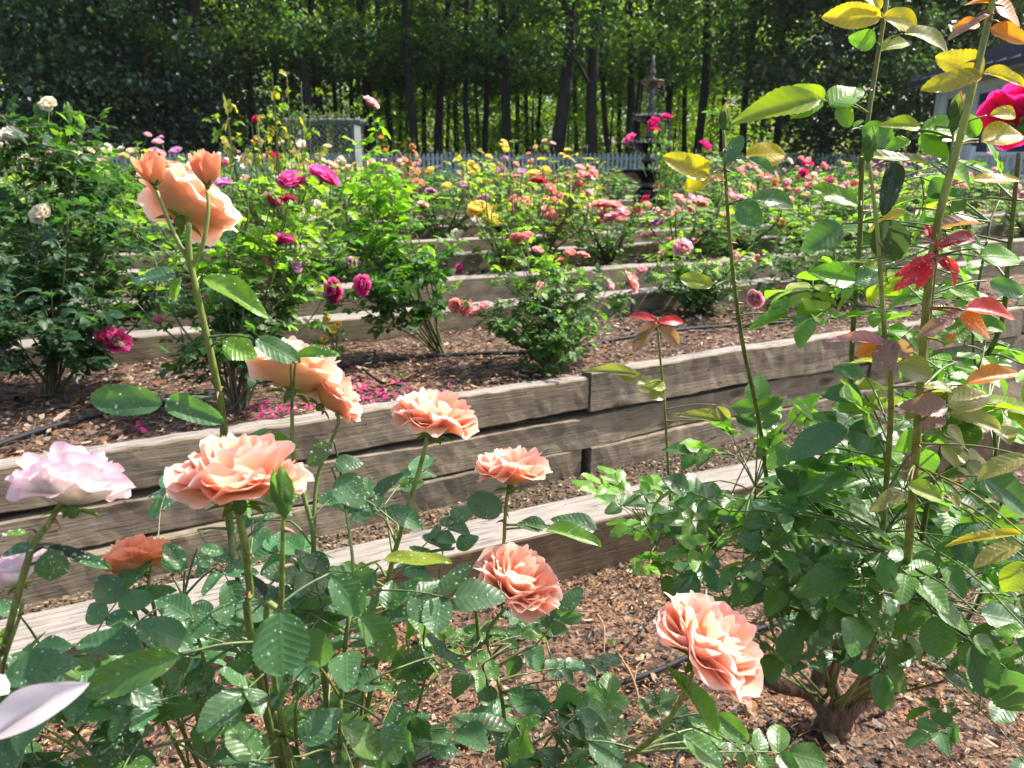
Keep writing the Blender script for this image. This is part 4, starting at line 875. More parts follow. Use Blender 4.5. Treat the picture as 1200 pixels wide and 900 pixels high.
# ------------------------------------------------------------------ fountain
def fountain():
    base, d = on_bed(757, 9.75, 1.0); cx, cy_, z0 = base
    t = empty('fountain', base, 'tall black four-tiered cast iron fountain running with water among the roses', 'fountain')
    H_ = lambda py: CAM_H + (190 - py) / FPX * d * 1.0
    iron, sunlit_iron = (.007, .008, .010), (.12, .09, .07)  # second, paler tone paints sunlight onto the top bowl and finial
    def tier(zr, r, dep_, col):
        b = Batch(); a = np.linspace(0, 2 * np.pi, 40, endpoint=False)
        pr = np.array([(.03, -dep_), (.10 * r / .3, -dep_ * .92), (r * .55, -dep_ * .62), (r * .85, -dep_ * .28), (r * .97, -.02), (r * 1.04, 0), (r * 1.05, .012), (r, .016), (r * .92, -.006), (r * .6, -.03), (.03, -.035)])
        sc = 1 + .03 * np.cos(12 * a)
        v = np.stack([pr[:, 0, None] * np.cos(a) * sc, pr[:, 0, None] * np.sin(a) * sc, np.tile(pr[:, 1, None], (1, 40))], -1).reshape(-1, 3) + (cx, cy_, zr)
        b.add(v, gridfaces(len(pr), 40, True), col); bo = b.build('bowl', M_IRON, t)
        return bo
    zs = [H_(103), H_(141), H_(170), H_(199)]; rs = [.15, .235, .33, .46]
    for z_, r, dd, c in zip(zs, rs, [.10, .10, .12, .16], [sunlit_iron, iron, iron, iron]): tier(z_, r, dd, c)
    b = Batch(); lathe(b, [(.30, z0 - .05), (.30, z0 + .04), (.22, z0 + .06), (.13, z0 + .12), (.10, z0 + .2), (.15, z0 + .26), (.11, z0 + .32), (.08, zs[3] - .2), (.12, zs[3] - .14), (.05, zs[3]), (.06, zs[3] + .08), (.10, zs[3] + .12), (.05, zs[3] + .18), (.06, zs[2] - .08), (.04, zs[2] + .05), (.07, zs[2] + .09), (.035, zs[2] + .14), (.05, zs[1] - .07), (.03, zs[1]), (.055, zs[1] + .1), (.03, zs[1] + .2), (.045, zs[0] - .08), (.02, zs[0])], (cx, cy_, 0), iron, 20)
    # four scrolled feet holding the column
    for k in range(4):
        a = k * math.pi / 2 + .4; dr = np.array([math.cos(a), math.sin(a), 0]); o_ = np.array([cx, cy_, z0])
        tube(b, spline([o_ + dr * .09 + (0, 0, .30), o_ + dr * .2 + (0, 0, .22), o_ + dr * .17 + (0, 0, .1), o_ + dr * .27 + (0, 0, .02)], 5), .022, .016, iron, sides=8)
    b.build('pedestal', M_IRON, t)
    b = Batch(); zt = zs[0]; lathe(b, [(.02, zt - .02), (.045, zt + .01), (.05, zt + .035), (.02, zt + .055), (.035, zt + .085), (.045, zt + .115), (.022, zt + .15), (.03, zt + .18), (.035, zt + .205), (.018, zt + .235), (.024, zt + .26), (.005, zt + .285)], (cx, cy_, 0), sunlit_iron, 14)
    b.build('finial', M_IRON, t)
    w = Batch(); rg = np.random.default_rng(3); A, Q = [], []
    for (za, ra), (zb, rb) in zip(zip(zs[:-1], rs[:-1]), zip(zs[1:], rs[1:])):
        for k in range(14):
            a = rg.uniform(0, 6.28); n = int(rg.integers(8, 20))
            for _ in range(n):
                s = rg.random(); r = ra * 1.04 + .03 * s; Q.append((cx + r * math.cos(a), cy_ + r * math.sin(a), za + (zb - za) * s)); A.append(np.diag([.0035, .0035, rg.uniform(.006, .02)]))
    for _ in range(420):
        a = rg.uniform(0, 6.28); k = rg.integers(1, 4); r = rs[k] * rg.uniform(.5, 1.05); Q.append((cx + r * math.cos(a), cy_ + r * math.sin(a), zs[k] + rg.uniform(.0, .05))); A.append(np.eye(3) * rg.uniform(.004, .011))
    w.inst(DROP, np.array(A), np.array(Q), np.ones((len(A), 3))); wo = w.build('falling_water', M_WATER, t); wo['kind'] = 'stuff'
fountain()

# ------------------------------------------------------------------ picket fence
def fence(label, xa, xb, y, h=.82):
    t = empty('picket_fence', (xa, y, 1.1), label, 'fence', 'grey picket fence along the wood'); col = (.42, .46, .47); b = Batch(); r = Batch(); n = int((xb - xa) / .135)
    for i in range(n):
        x = xa + i * .135; hh = h + rng.uniform(-.012, .012); w = .04; c = np.array(col) * rng.uniform(.75, 1.2)
        v = np.array([(x - w, y, 1.08), (x + w, y, 1.08), (x + w, y, 1.1 + hh - .05), (x - w, y, 1.1 + hh - .05), (x, y, 1.1 + hh), (x, y, 1.1 + hh)])
        v = np.concatenate([v, v + (0, .02, 0)])
        b.add(v, [(0, 1, 2, 3), (3, 2, 4, 5), (7, 6, 9, 8), (8, 9, 11, 10), (1, 7, 8, 2), (6, 0, 3, 9), (2, 8, 10, 4), (9, 3, 5, 11)], c)
    b.build('pickets', M_PAINT, t, smooth=False)
    for z in (1.3, 1.72):
        r = Batch(); box(r, (xa, y + .023, z), (xb, y + .06, z + .08), col); r.build('rail', M_PAINT, t, smooth=False)
    for x in np.arange(xa, xb + .1, 2.4):
        p = Batch(); box(p, (x - .05, y + .063, 1.05), (x + .05, y + .16, 1.1 + h - .02), np.array(col) * .8); p.build('post', M_PAINT, t, smooth=False)
fence('grey picket fence section at left, seen past the rose bushes and arbor', -12.5, -4.6, 24.2)
fence('long grey picket fence section in the centre below the dark trunks', -4.4, 4.6, 24.0)
fence('grey picket fence section at right between fountain and house', 4.8, 13.5, 24.2)

# ------------------------------------------------------------------ lattice arbor
def arbor():
    d = 19.0; c = P(385, 190, d); z0 = 1.08; cx, cy_ = c[0], c[1]; col = (.13, .145, .15)
    t = empty('lattice_arbor', (cx, cy_, z0), 'old white lattice arbor with arched brackets and slatted top at the wood edge', 'arbor')
    w, dp, ht = .74, .5, CAM_H + (190 - 148) / FPX * d
    for sx in (-1, 1):
        for sy in (-1, 1):
            b = Batch(); box(b, (cx + sx * w - .034, cy_ + sy * dp - .034, z0), (cx + sx * w + .034, cy_ + sy * dp + .034, ht), col); b.build('post', M_PAINT, t, smooth=False)
            b = Batch(); x = cx + sx * w
            pts = [np.array([x - sx * .05, cy_ + sy * dp, ht - .42])] + [np.array([x - sx * (.05 + .38 * (1 - math.cos(a))), cy_ + sy * dp, ht - .42 + .38 * math.sin(a)]) for a in np.linspace(.2, 1.5, 6)]
            tube(b, pts, .028, .028, col, sides=4); b.build('bracket', M_PAINT, t, smooth=False)
    for sy in (-1, 1):
        b = Batch(); box(b, (cx - w - .2, cy_ + sy * dp - .03, ht + .002), (cx + w + .2, cy_ + sy * dp + .03, ht + .08), col); b.build('beam', M_PAINT, t, smooth=False)
    b = Batch()
    for x in np.arange(cx - w - .1, cx + w + .15, .21): box(b, (x - .014, cy_ - dp - .2, ht + .083), (x + .014, cy_ + dp + .2, ht + .13), col)
    b.build('rafters', M_PAINT, t, smooth=False)
    def lattice(o, ux, W_, z1, z2, col):
        b = Batch(); ux = np.asarray(ux, float); Hh = z2 - z1
        for sg in (1, -1):
            for k in np.arange(-Hh, W_, .115):
                s0, s1 = max(0, k), min(W_, k + Hh)
                if s1 - s0 < .03: continue
                p = [o + ux * s + np.array([0, 0, z1 + ((s - k) if sg > 0 else Hh - (s - k))]) for s in (s0, s1)]
                off = nrm(np.cross(ux, (0, 0, 1))) * .006 * sg; bar(b, p[0] + off, p[1] + off, .011, .036, col, up=np.cross(ux, (0, 0, 1)))
        return b.build('lattice_panel', M_PAINT, t, smooth=False)
    lattice(np.array([cx - w, cy_ + dp, 0]), (1, 0, 0), 2 * w, z0 + .35, ht - .02, (.24, .27, .28))
    for sx in (-1, 1): lattice(np.array([cx + sx * w, cy_ - dp, 0]), (0, 1, 0), 2 * dp, z0 + .2, ht - .02, (.26, .29, .3))
    b = Batch(); box(b, (cx - w + .051, cy_ + dp - .22, z0 + .40), (cx + w - .051, cy_ + dp - .02 - .01, z0 + .46), col); b.build('bench_seat', M_PAINT, t, smooth=False)
arbor()
def vine():
    c = P(385, 190, 19.0); q = np.array([c[0] - .62, c[1] - .62, 1.08]); t = empty('climbing_rose', q, 'climbing rose scrambling over the top and left post of the lattice arbor', 'climbing rose'); s = Batch(); f = Foliage(); fb = Batch()
    for k in range(7):
        e = np.array([c[0] + rng.uniform(-.8, .8), c[1] + rng.uniform(-.6, .5), 2.62 + rng.uniform(0, .25)]); cv = spline([q, q + np.array([rng.normal(0, .1), -.05, .9]), q + np.array([rng.normal(0, .15), 0, 1.45]), e], 5); tube(s, cv, .012, .005, CANEBR, sides=4)
        for _ in range(46):
            p = cv[int(rng.integers(5, len(cv)))] + rng.normal(0, .11, 3); f.compound(p, nrm(rng.normal(0, 1, 3)), (0, 0, 1.), .06, (.07, .13, .05), 3)
    s.build('stems', M_STEM, t); f.flush(fb, LOW, .4); fb.build('foliage', M_LEAF, t)['kind'] = 'stuff'
vine()

# ------------------------------------------------------------------ house
def house():
    A = np.array([10.75, 20.6, 0]); Bq = np.array([10.35, 14.6, 0]); z0 = 1.05; zt = 3.62
    ux = nrm(Bq - A); n_ = np.array([ux[1], -ux[0], 0]); n_ = n_ if n_[0] < 0 else -n_; Ln = np.linalg.norm(Bq - A)
    t = empty('house', (A[0], A[1], z0), 'pale blue-white cottage with dark standing-seam hip roof at upper right', 'house')
    M = np.array([ux, -n_, [0, 0, 1.]])   # local x along facade toward the viewer, y into the house
    Wd = 7.0; wc = (.88, .88, .84); tr = (.74, .74, .70)
    def bx(nm, lo, hi, c, mat=M_PAINT, par=t):
        b = Batch(); box(b, lo, hi, c, M, A * [1, 1, 0]); return b.build(nm, mat, par, smooth=False)
    wb = Batch(); box(wb, (0, 0, z0 - .3), (Ln, Wd, zt), wc, M, A * [1, 1, 0])
    for z in np.arange(z0 + .1, zt - .25, .15): box(wb, (.08, -.012, z), (Ln, -.001, z + .02), np.array(wc) * .85, M, A * [1, 1, 0])
    wb.build('wall', M_PAINT, t, smooth=False)
    bx('cornice', (-.05, -.10, zt - .2), (Ln + .05, -.003, zt), (.62, .57, .42)); bx('corner_board', (-.03, -.05, z0), (.14, -.002, zt - .21), tr)
    for i, x in enumerate((.5, 2.0, 3.5, 4.9)):
        f = Batch()
        for lo, hi in (((x, -.045, 1.75), (x + .09, -.014, 3.25)), ((x + .81, -.045, 1.75), (x + .9, -.014, 3.25)), ((x + .091, -.045, 3.14), (x + .809, -.014, 3.25)), ((x + .091, -.045, 1.75), (x + .809, -.014, 1.86)), ((x + .091, -.04, 2.48), (x + .809, -.016, 2.53))): box(f, lo, hi, tr, M, A * [1, 1, 0])
        fo = f.build('window', M_PAINT, t, smooth=False); bx('pane', (x + .091, -.020, 1.861), (x + .809, -.010, 3.139), (.05, .075, .11), M_GLASS, fo)
        bx('sill', (x - .04, -.08, 1.70), (x + .94, -.004, 1.748), tr, M_PAINT, fo)
    # hip roof with overhang and standing seams
    ov = .55; rz = zt + 1.75; c0 = np.array([-ov, -ov, zt + .02]); c1 = np.array([Ln + ov, -ov, zt + .02]); c2 = np.array([Ln + ov, Wd + ov, zt + .02]); c3 = np.array([-ov, Wd + ov, zt + .02])
    r0 = np.array([Wd / 2 * .55, Wd / 2, rz]); r1 = np.array([Ln - Wd / 2 * .55 + .8, Wd / 2, rz]); rc = (.10, .105, .14)
    b = Batch(); T = A * [1, 1, 0]
    def quad(a, b_, c, d_, col=rc): b.add(np.array([a, b_, c, d_]) @ M + T, [(0, 1, 2, 3)], col)
    quad(c0, c1, r1, r0); quad(c3, c0, r0, r0 + [0, .001, 0]); quad(c2, c3, r0, r1); quad(c1, c2, r1, r1 + [0, .001, 0])
    dn = np.array([0, 0, -.14])
    for p, q in ((c0, c1), (c1, c2), (c2, c3), (c3, c0)): quad(p, p + dn, q + dn, q)
    quad(c0 + dn, c3 + dn, c2 + dn, c1 + dn, (.5, .48, .42)); b.build('roof', M_ROOF, t, smooth=False)
    b = Batch()
    def seam(p, q):
        p, q = p @ M + T, q @ M + T; bar(b, p + (0, 0, .025), q + (0, 0, .025), .03, .05, np.array(rc) * .5)
    for k in np.linspace(0, 1, 15)[1:-1]:
        p = c0 + (c1 - c0) * k; x = p[0]; lim = r0 if x < r0[0] else (r1 if x > r1[0] else None)
        f = 1 if lim is None else (x + ov) / (r0[0] + ov) if x < r0[0] else (Ln + ov - x) / (Ln + ov - r1[0]); seam(p, np.array([x, -ov + (r0[1] + ov) * f, c0[2] + (rz - c0[2]) * f]))
        p = c3 + (c0 - c3) * k; y = p[1]; f = 1 - abs(y - Wd / 2) / (Wd / 2 + ov); seam(p, np.array([-ov + (r0[0] + ov) * f, y, c0[2] + (rz - c0[2]) * f]))
    seam(c0, r0); seam(c1, r1); seam(r0, r1); b.build('roof_seams', M_ROOF, t, smooth=False)
    # porch railing
    t2 = empty('porch_railing', W(0, 0, 0), 'white porch railing with square balusters in front of the cottage at far right', 'railing')
    q0 = P(1140, 190, 14.8); q0[2] = 0; t2.location = (q0[0], q0[1], 1.1); b = Batch(); c = (.7, .72, .74)
    for k in np.arange(0, 2.6, .13): box(b, (q0[0] + k, q0[1], 1.18), (q0[0] + k + .035, q0[1] + .035, 1.78), c)
    b.build('balusters', M_PAINT, t2, smooth=False)
    for z in (1.12, 1.782): b = Batch(); box(b, (q0[0] - .05, q0[1] - .02, z), (q0[0] + 2.6, q0[1] + .055, z + .06), c); b.build('rail', M_PAINT, t2, smooth=False)
    for x in (0, 2.55): b = Batch(); box(b, (q0[0] + x - .1, q0[1] - .05, 1.0), (q0[0] + x - .01 , q0[1] + .08, 1.95), c); b.build('post', M_PAINT, t2, smooth=False)
house()

# ------------------------------------------------------------------ woodland
def crown_mesh(nclump, per, rx, z0, z1, leaf, cols, seed, sig=.42, droop=.5, tpls=LOW, mat=None, vertical=1.0, low_r=1.0):
    rg = np.random.default_rng(seed); ps, cs = [], []
    for _ in range(nclump):
        s = rg.random(); z = z0 + (z1 - z0) * s; r = rx * (math.sin(math.pi * (.12 + .82 * s)) ** .6) * (low_r if s < .3 else 1) * rg.random() ** .45; a = rg.uniform(0, 6.28)
        c = np.array([r * math.cos(a), r * math.sin(a), z]); n = int(per * rg.uniform(.4, 1.6)); sg = sig * rg.uniform(.6, 1.4)
        q = c + rg.normal(0, 1, (n, 3)) * [sg * 1.2, sg * 1.2, sg * .55 * vertical]; ps.append(q)
        cl = cols[rg.integers(0, len(cols))] * rg.uniform(.7, 1.35); cs.append(np.tile(cl, (n, 1)))
    p = np.concatenate(ps); c = np.concatenate(cs) * rg.uniform(.7, 1.35, (len(p), 1)); n = len(p)
    d = rg.normal(0, 1, (n, 3)); d[:, 2] = d[:, 2] * .4 - droop; up = rg.normal(0, .5, (n, 3)) + [0, 0, 1]
    M = frames(d, up) * (leaf * rg.uniform(.6, 1.4, n))[:, None, None]; b = Batch(); pk = rg.integers(0, len(tpls), n)
    for k in range(len(tpls)): b.inst(tpls[k], M[pk == k], p[pk == k], c[pk == k])
    return b.mesh('crown', mat or M_FARLEAF)
GREENS = np.array([(.04, .09, .025), (.055, .11, .03), (.03, .07, .028), (.10, .17, .03)])
BRIGHT = np.array([(.16, .26, .035), (.25, .36, .045), (.06, .12, .02), (.28, .33, .05)])
DARKS = np.array([(.03, .065, .04), (.045, .085, .05), (.02, .045, .03), (.06, .10, .05)])
CROWN = [crown_mesh(48, 80, 3.4, 3.6, 13.5, .17, GREENS, s, sig=.40) for s in (1, 2, 3, 4)]
UNDER = [crown_mesh(110, 75, 2.7, .1, 9.5, .14, BRIGHT, s, sig=.45) for s in (11, 12, 13)]
DARKC = [crown_mesh(120, 90, 3.2, .3, 12.0, .17, DARKS, s, sig=.5, mat=M_DARKLEAF) for s in (21, 22, 23)]
MAGC = crown_mesh(230, 120, 3.3, .2, 11.0, .17, np.array([(.03, .06, .028), (.045, .08, .035), (.05, .07, .03)]), 31, sig=.42, droop=.1, mat=M_DARKLEAF)
trees = []
def tree(px, d, wpx, cm, look, lean=0.0, h=13.0, name='woodland_tree', limbs=5, s=1.0, c2=None):
    c = P(px, 200, d); base = np.array([c[0], c[1], 1.0]); r = wpx / 2 / FPX * d * .74; lean = lean * .7
    t = empty(name, base, 'x', 'tree', 'trees of the wood behind the fence'); b = Batch()
    pts = [base + np.array([lean * z / 10 + .08 * math.sin(z * .7 + px), .05 * math.cos(z + px), z]) for z in np.linspace(0, h, 14)]
    pts[0][2] -= .3; tube(b, pts, r * 1.12, r * .45, (.1, .1, .1), sides=10, wob=.05)
    for k in range(limbs):
        i = rng.integers(3, 12); a = rng.uniform(0, 6.28); q = pts[i]; l = rng.uniform(1.2, 3)
        tube(b, spline([q, q + np.array([math.cos(a) * l * .5, math.sin(a) * l * .5, l * .35]), q + np.array([math.cos(a) * l, math.sin(a) * l, l * .5])], 4), r * .35, r * .08, (.1, .1, .1), sides=5)
    b.build('trunk', M_BARK, t)
    if cm is not None:
        o = bpy.data.objects.new('crown', cm); C.objects.link(o); o.parent = t; o.rotation_euler = (0, 0, rng.uniform(0, 6.28)); o.scale = (s, s, s); o.location = (lean * .5, 0, 0)
    trees.append((t, px, look))
for px, d, w, look, lean in [(6, 28, 9, 'slim dark', 0), (72, 31, 11, 'dark', .1), (146, 29, 9, 'slim dark', 0), (205, 28, 10, 'dark upright', .1), (252, 27, 22, 'stout forked dark', -.2), (213, 30, 8, 'thin', 0), (272, 33, 9, 'thin', .3), (365, 27, 14, 'stout dark', 0), (378, 30, 13, 'dark', .1), (433, 30, 15, 'straight dark', 0), (459, 33, 9, 'slightly curved', -.5),
                         (485, 28, 13, 'straight', -.1), (512, 30, 12, 'leaning', 1.2), (537, 35, 8, 'thin straight', 0), (549, 30, 9, 'straight', 0), (570, 31, 9, 'straight', .05), (591, 29, 15, 'stout', 0), (603, 36, 7, 'thin', .3), (652, 26, 21, 'thickest leaning', 1.0), (694, 26, 18, 'thick pale', -.05), (712, 31, 8, 'slim leaning', -.9), (744, 33, 10, 'slim', .6), (735, 29, 12, 'dark', -.2), (782, 33, 10, 'slim dark', 0), (816, 28, 13, 'dark', .1), (845, 33, 8, 'thin', 0), (870, 30, 11, 'dark', -.1), (905, 30, 11, 'dark', 0), (1090, 30, 12, 'dark', 0), (1160, 29, 14, 'dark', .1), (395, 34, 7, 'slender', .1), (418, 36, 6, 'very slender', -.1), (470, 37, 6, 'very slender', .2), (500, 35, 7, 'slender', 0), (526, 38, 6, 'very slender', .1), (560, 37, 6, 'very slender', -.2), (618, 37, 7, 'slender', 0), (632, 35, 6, 'very slender', .1), (674, 36, 7, 'slender', -.1), (725, 37, 7, 'slender', 0), (768, 38, 6, 'very slender', .1), (800, 35, 7, 'slender', -.1), (832, 38, 6, 'very slender', .1), (890, 36, 7, 'slender', 0), (330, 34, 7, 'slender', .1), (105, 33, 7, 'slender', 0), (178, 34, 6, 'very slender', .1)]:
    tree(px, d + rng.uniform(-.5, .5), w, CROWN[int(rng.integers(0, 4))] if px > 330 else (DARKC[int(rng.integers(0, 3))] if px in (72, 146, 213) else CROWN[int(rng.integers(0, 4))]), look, lean, limbs=6)
trees.sort(key=lambda q: q[1])
for i, (t, px, look) in enumerate(trees): t['label'] = f'{look} tree trunk, {ORD[i]} from left in the wood behind the fence'
trees = []
for px, d, k in [(35, 25.5, 0), (110, 26.5, 1), (185, 26, 2), (300, 31, 0)]: tree(px, d, 10, DARKC[k], '', 0, 11, 'evergreen_tree', 3)
for i, (t, px, look) in enumerate(trees): t['label'] = f'dense dark evergreen with foliage to the ground, {ORD[i]} from the left edge'; t['group'] = 'dark evergreens at left'
trees = []
tree(965, 24.5, 12, MAGC, '', 0, 10, 'magnolia_tree', 3); trees[-1][0]['label'] = 'large glossy dark magnolia immediately left of the cottage'; trees[-1][0]['group'] = ''
tree(1062, 27, 12, MAGC, '', 0, 10, 'magnolia_tree', 3, s=1.1); trees[-1][0]['label'] = 'second glossy magnolia rising behind the cottage roof'; trees[-1][0]['group'] = ''
tree(1190, 30, 12, MAGC, '', 0, 10, 'magnolia_tree', 3, s=1.1); trees[-1][0]['label'] = 'dark broadleaf tree behind the cottage at the right edge'; trees[-1][0]['group'] = ''
trees = []
for i, (px, d, s) in enumerate([(0, 40, 1), (235, 34, .9), (300, 38, 1), (335, 36, .8), (405, 33, .8), (440, 38, 1), (480, 35, .7), (520, 40, 1), (548, 34, .6), (585, 39, 1), (625, 34, .7), (665, 40, 1), (715, 36, .8), (740, 42, 1.1), (790, 37, .8), (830, 40, 1), (880, 36, .8), (930, 42, 1), (450, 44, 1.3), (630, 46, 1.3), (800, 46, 1.3)]):
    tree(px, d, 4, UNDER[i % 3], '', rng.uniform(-.3, .3), 5.5 * s, 'understory_tree', 4, s=s)
trees.sort(key=lambda q: q[1])
for i, (t, px, look) in enumerate(trees): t['label'] = f'sunlit light green understory tree, {ORD[i]} from left between the dark trunks'; t['group'] = 'bright understory trees'
def far_wood():
    rg = np.random.default_rng(77); n = 46000; ps = []; cs = []
    for _ in range(760):
        y = rg.uniform(48, 72); x = rg.uniform(-.8, .85) * y; c = np.array([x, y, 1.2 + 14 * rg.random() ** .9]); m = 75; ps.append(c + rg.normal(0, 1, (m, 3)) * [1.4, 1.4, .8])
        cl = (BRIGHT if rg.random() < .6 else GREENS)[rg.integers(0, 4)] * rg.uniform(.8, 1.4); cs.append(np.tile(cl, (m, 1)))
    p = np.concatenate(ps); c = np.concatenate(cs) * rg.uniform(.7, 1.3, (len(p), 1)); n = len(p); d = rg.normal(0, 1, (n, 3)); M = frames(d, rg.normal(0, .6, (n, 3)) + [0, 0, 1]) * (.42 * rg.uniform(.6, 1.4, n))[:, None, None]
    b = Batch(); pk = rg.integers(0, 2, n)
    for k in range(2): b.inst(LOW[k], M[pk == k], p[pk == k], c[pk == k])
    tag(b.build('distant_woodland', M_FARLEAF), 'bright green far wood seen through gaps between the trunks', 'woodland', kind='stuff')
    # low shrubs and ground cover along the back of the fence
    b = Batch(); ps = []; cs = []
    for _ in range(420):
        y = rg.uniform(25.5, 40); x = rg.uniform(-.72, .75) * y; c = np.array([x, y, 1.15 + rg.uniform(0, .5)]); m = 60; ps.append(c + rg.normal(0, 1, (m, 3)) * [.5, .5, .22])
        cl = (GREENS if rg.random() < .7 else BRIGHT)[rg.integers(0, 4)] * rg.uniform(.6, 1.1); cs.append(np.tile(cl, (m, 1)))
    p = np.concatenate(ps); p[:, 2] = np.maximum(p[:, 2], 1.1); c = np.concatenate(cs); n = len(p); d = rg.normal(0, 1, (n, 3)); M = frames(d, rg.normal(0, .6, (n, 3)) + [0, 0, 1]) * (.15 * rg.uniform(.6, 1.4, n))[:, None, None]; pk = rg.integers(0, 2, n)
    for k in range(2): b.inst(LOW[k], M[pk == k], p[pk == k], c[pk == k])
    tag(b.build('undergrowth', M_FARLEAF), 'low green undergrowth on the woodland floor behind the fence', 'undergrowth', kind='stuff')
far_wood()

# ------------------------------------------------------------------ haze of a humid morning
hb = Batch(); box(hb, (-240, -50, -1.6), (240, 330, 22), (1, 1, 1)); hm = bpy.data.materials.new('haze'); hm.use_nodes = True; hn = hm.node_tree
hn.nodes.remove(hn.nodes['Principled BSDF']); pv = hn.nodes.new('ShaderNodeVolumePrincipled'); pv.inputs['Color'].default_value = (.86, .93, 1, 1); pv.inputs['Density'].default_value = .00022; pv.inputs['Anisotropy'].default_value = .3
hn.links.new(pv.outputs[0], hn.nodes['Material Output'].inputs['Volume']); ho = hb.build('haze', hm, smooth=False); ho['kind'] = 'stuff'; ho['label'] = 'thin bluish morning haze in front of the wood'
# ------------------------------------------------------------------ foreground rose bushes (0.6 - 2 m from the camera)
YG, GOLD, LIME, BLU, GG, PLUM, ORG, RED, OLV, DRK = (.24, .30, .03), (.40, .30, .03), (.13, .27, .03), (.075, .16, .075), (.09, .18, .045), (.27, .14, .14), (.52, .17, .03), (.55, .03, .05), (.24, .22, .09), (.03, .05, .035)
DENS = 1.05
class Hero:
    def __init__(s, name, label, root, group=None):
        s.t = empty(name, root, label, 'rose bush', group); s.root = np.asarray(root, float); s.st = Batch(); s.fol = Foliage(); s.fb = Batch(); s.samples = []; s.sprays = {}
    def cane(s, pts, r0, r1, c0=CANEGR, c1=CANEGR, root=None, th=0, sides=9, part=None):
        q = [s.root + (rng.normal(0, .02), rng.normal(0, .02), -.01) if root is None else np.asarray(root)] if root is not False else []
        q += [P(*p) if not isinstance(p, np.ndarray) else p for p in pts]
        c = spline(q, 7); b = Batch(); k_ = 1.0 if part is not None else .68; tube(b, c, r0 * k_, r1 * k_, c0, c1, sides=sides, wob=.04)
        if th: thorns(b, c, (r0 + r1) * k_ / 2, th)
        b.build('cane', M_STEM if part is None else part, s.t); s.samples.append(c); return c
    def near(s, p):
        best = None
        for c in s.samples:
            d = np.linalg.norm((c - p) * [1, 1, .8], axis=1) + np.maximum(0, c[:, 2] - p[2]) * 1.5; k = d.argmin()
            if best is None or d[k] < best[0]: best = (d[k], c[k])
        return best[1]
    def twig(s, p, r=.0014, col=(.12, .17, .05), r0=None):
        q = s.near(p); m = q * .45 + p * .55 + np.array([0, 0, .05 * np.linalg.norm(p - q)]); tube(s.st, spline([q, m, p], 5), r0 or r * 1.5, r, col, sides=5); return nrm(p - m)
    def leaf(s, bx, by, tx, ty, d, w=.62, f=.55, col=GG, spray=None, dd=0.0, petiole=True):
        a, b_ = P(bx, by, d), P(tx, ty, d + dd); x = b_ - a; ln = np.linalg.norm(x); x /= ln; cam_ = nrm(CAMP - a)
        up = nrm(np.array([0, 0, 1.]) * (1 - f) + cam_ * f + rng.normal(0, .12, 3)); M = frames(x[None], up[None]) * ln; M[:, 1] *= w / .66
        c = jit(col, .12)
        if petiole: s.twig(a - x * .004, .0011, tuple(np.array(col) * .5 + (.05, .05, .02)))
        B_ = Batch() if spray else s.fb; k = int(rng.integers(0, len(HERO))); B_.inst(HERO[k], M, a[None], c)
        fake = Foliage(); fake.last = (M, a[None], np.array([k])); droplets(B_, fake, HERO, 14 if d < 1 else 6)
        if spray:
            o = B_.build('leaf', [M_WET, M_WATER], s.t)
            if spray != '-': o['label'] = spray
    def fill(s, cx, cy_, rx, ry, d0, d1, n, size, col=GG, col2=None, lf=5, p2=.25):
        for _ in range(int(n * DENS)):
            a = rng.uniform(0, 6.28); r = math.sqrt(rng.random()); p = P(cx + rx * r * math.cos(a), cy_ + ry * r * math.sin(a), rng.uniform(d0, d1))
            if y0_of(p) > 2.62 and p[2] < .3 or p[2] < .05: continue
            x = s.twig(p); o = nrm(x * .8 + rng.normal(0, 1, 3) * [1, 1, .35]); c = np.array(col2 if col2 is not None and rng.random() < p2 else col) * rng.uniform(.75, 1.25)
            s.fol.compound(p, o, (rng.normal(0, .35), rng.normal(-.25, .3), 1), size * 1.42 * rng.uniform(.75, 1.15), c, lf if rng.random() < .75 else 3, s.st, sr=.0012)
    def finish(s, per=8):
        if s.st.n: s.st.build('twigs', M_STEM, s.t)['kind'] = 'stuff'
        if s.fol.p: s.fol.flush(s.fb, HERO, .22); droplets(s.fb, s.fol, HERO, per)
        if s.fb.n: s.fb.build('foliage', [M_WET, M_WATER], s.t)['kind'] = 'stuff'

# --- peach rose bush at left
LB = Hero('rose_bush', 'tall peach-pink rose bush filling the lower left foreground', (-.40, 1.18, 0.0), 'peach rose bushes in the foreground')
LB.cane([(300, 760, .98), (270, 620, .95), (262, 500, .90), (250, 430, .86), (232, 350, .82), (222, 300, .80), (221, 262, .79)], .0085, .0042, (.10, .13, .04), (.19, .28, .06), th=10)
LB.cane([(206, 278, .795), (192, 245, .79), (184, 224, .788)], .0036, .0026, (.19, .28, .06), (.2, .26, .07), root=P(224, 310, .805)); LB.cane([(238, 285, .795), (244, 250, .79), (243, 224, .788)], .0036, .0026, (.19, .28, .06), (.2, .26, .07), root=P(226, 312, .805))
LB.cane([(305, 800, .88), (293, 690, .80), (287, 640, .76), (278, 590, .745), (278, 570, .745)], .007, .0048, (.11, .17, .04), (.16, .25, .05), th=6)
LB.cane([(322, 800, .80), (329, 710, .68), (331, 650, .63), (332, 598, .605)], .0055, .0022, (.14, .21, .04), (.2, .33, .06), th=4)
LB.cane([(380, 780, 1.0), (368, 670, .95), (366, 620, .93), (345, 540, .91), (342, 478, .90)], .006, .0032, (.10, .16, .04), (.16, .25, .06), th=4)
LB.cane([(372, 560, .94), (395, 500, .93), (394, 482, .93)], .004, .0028, (.13, .2, .05), (.16, .25, .06), root=P(367, 640, .94))
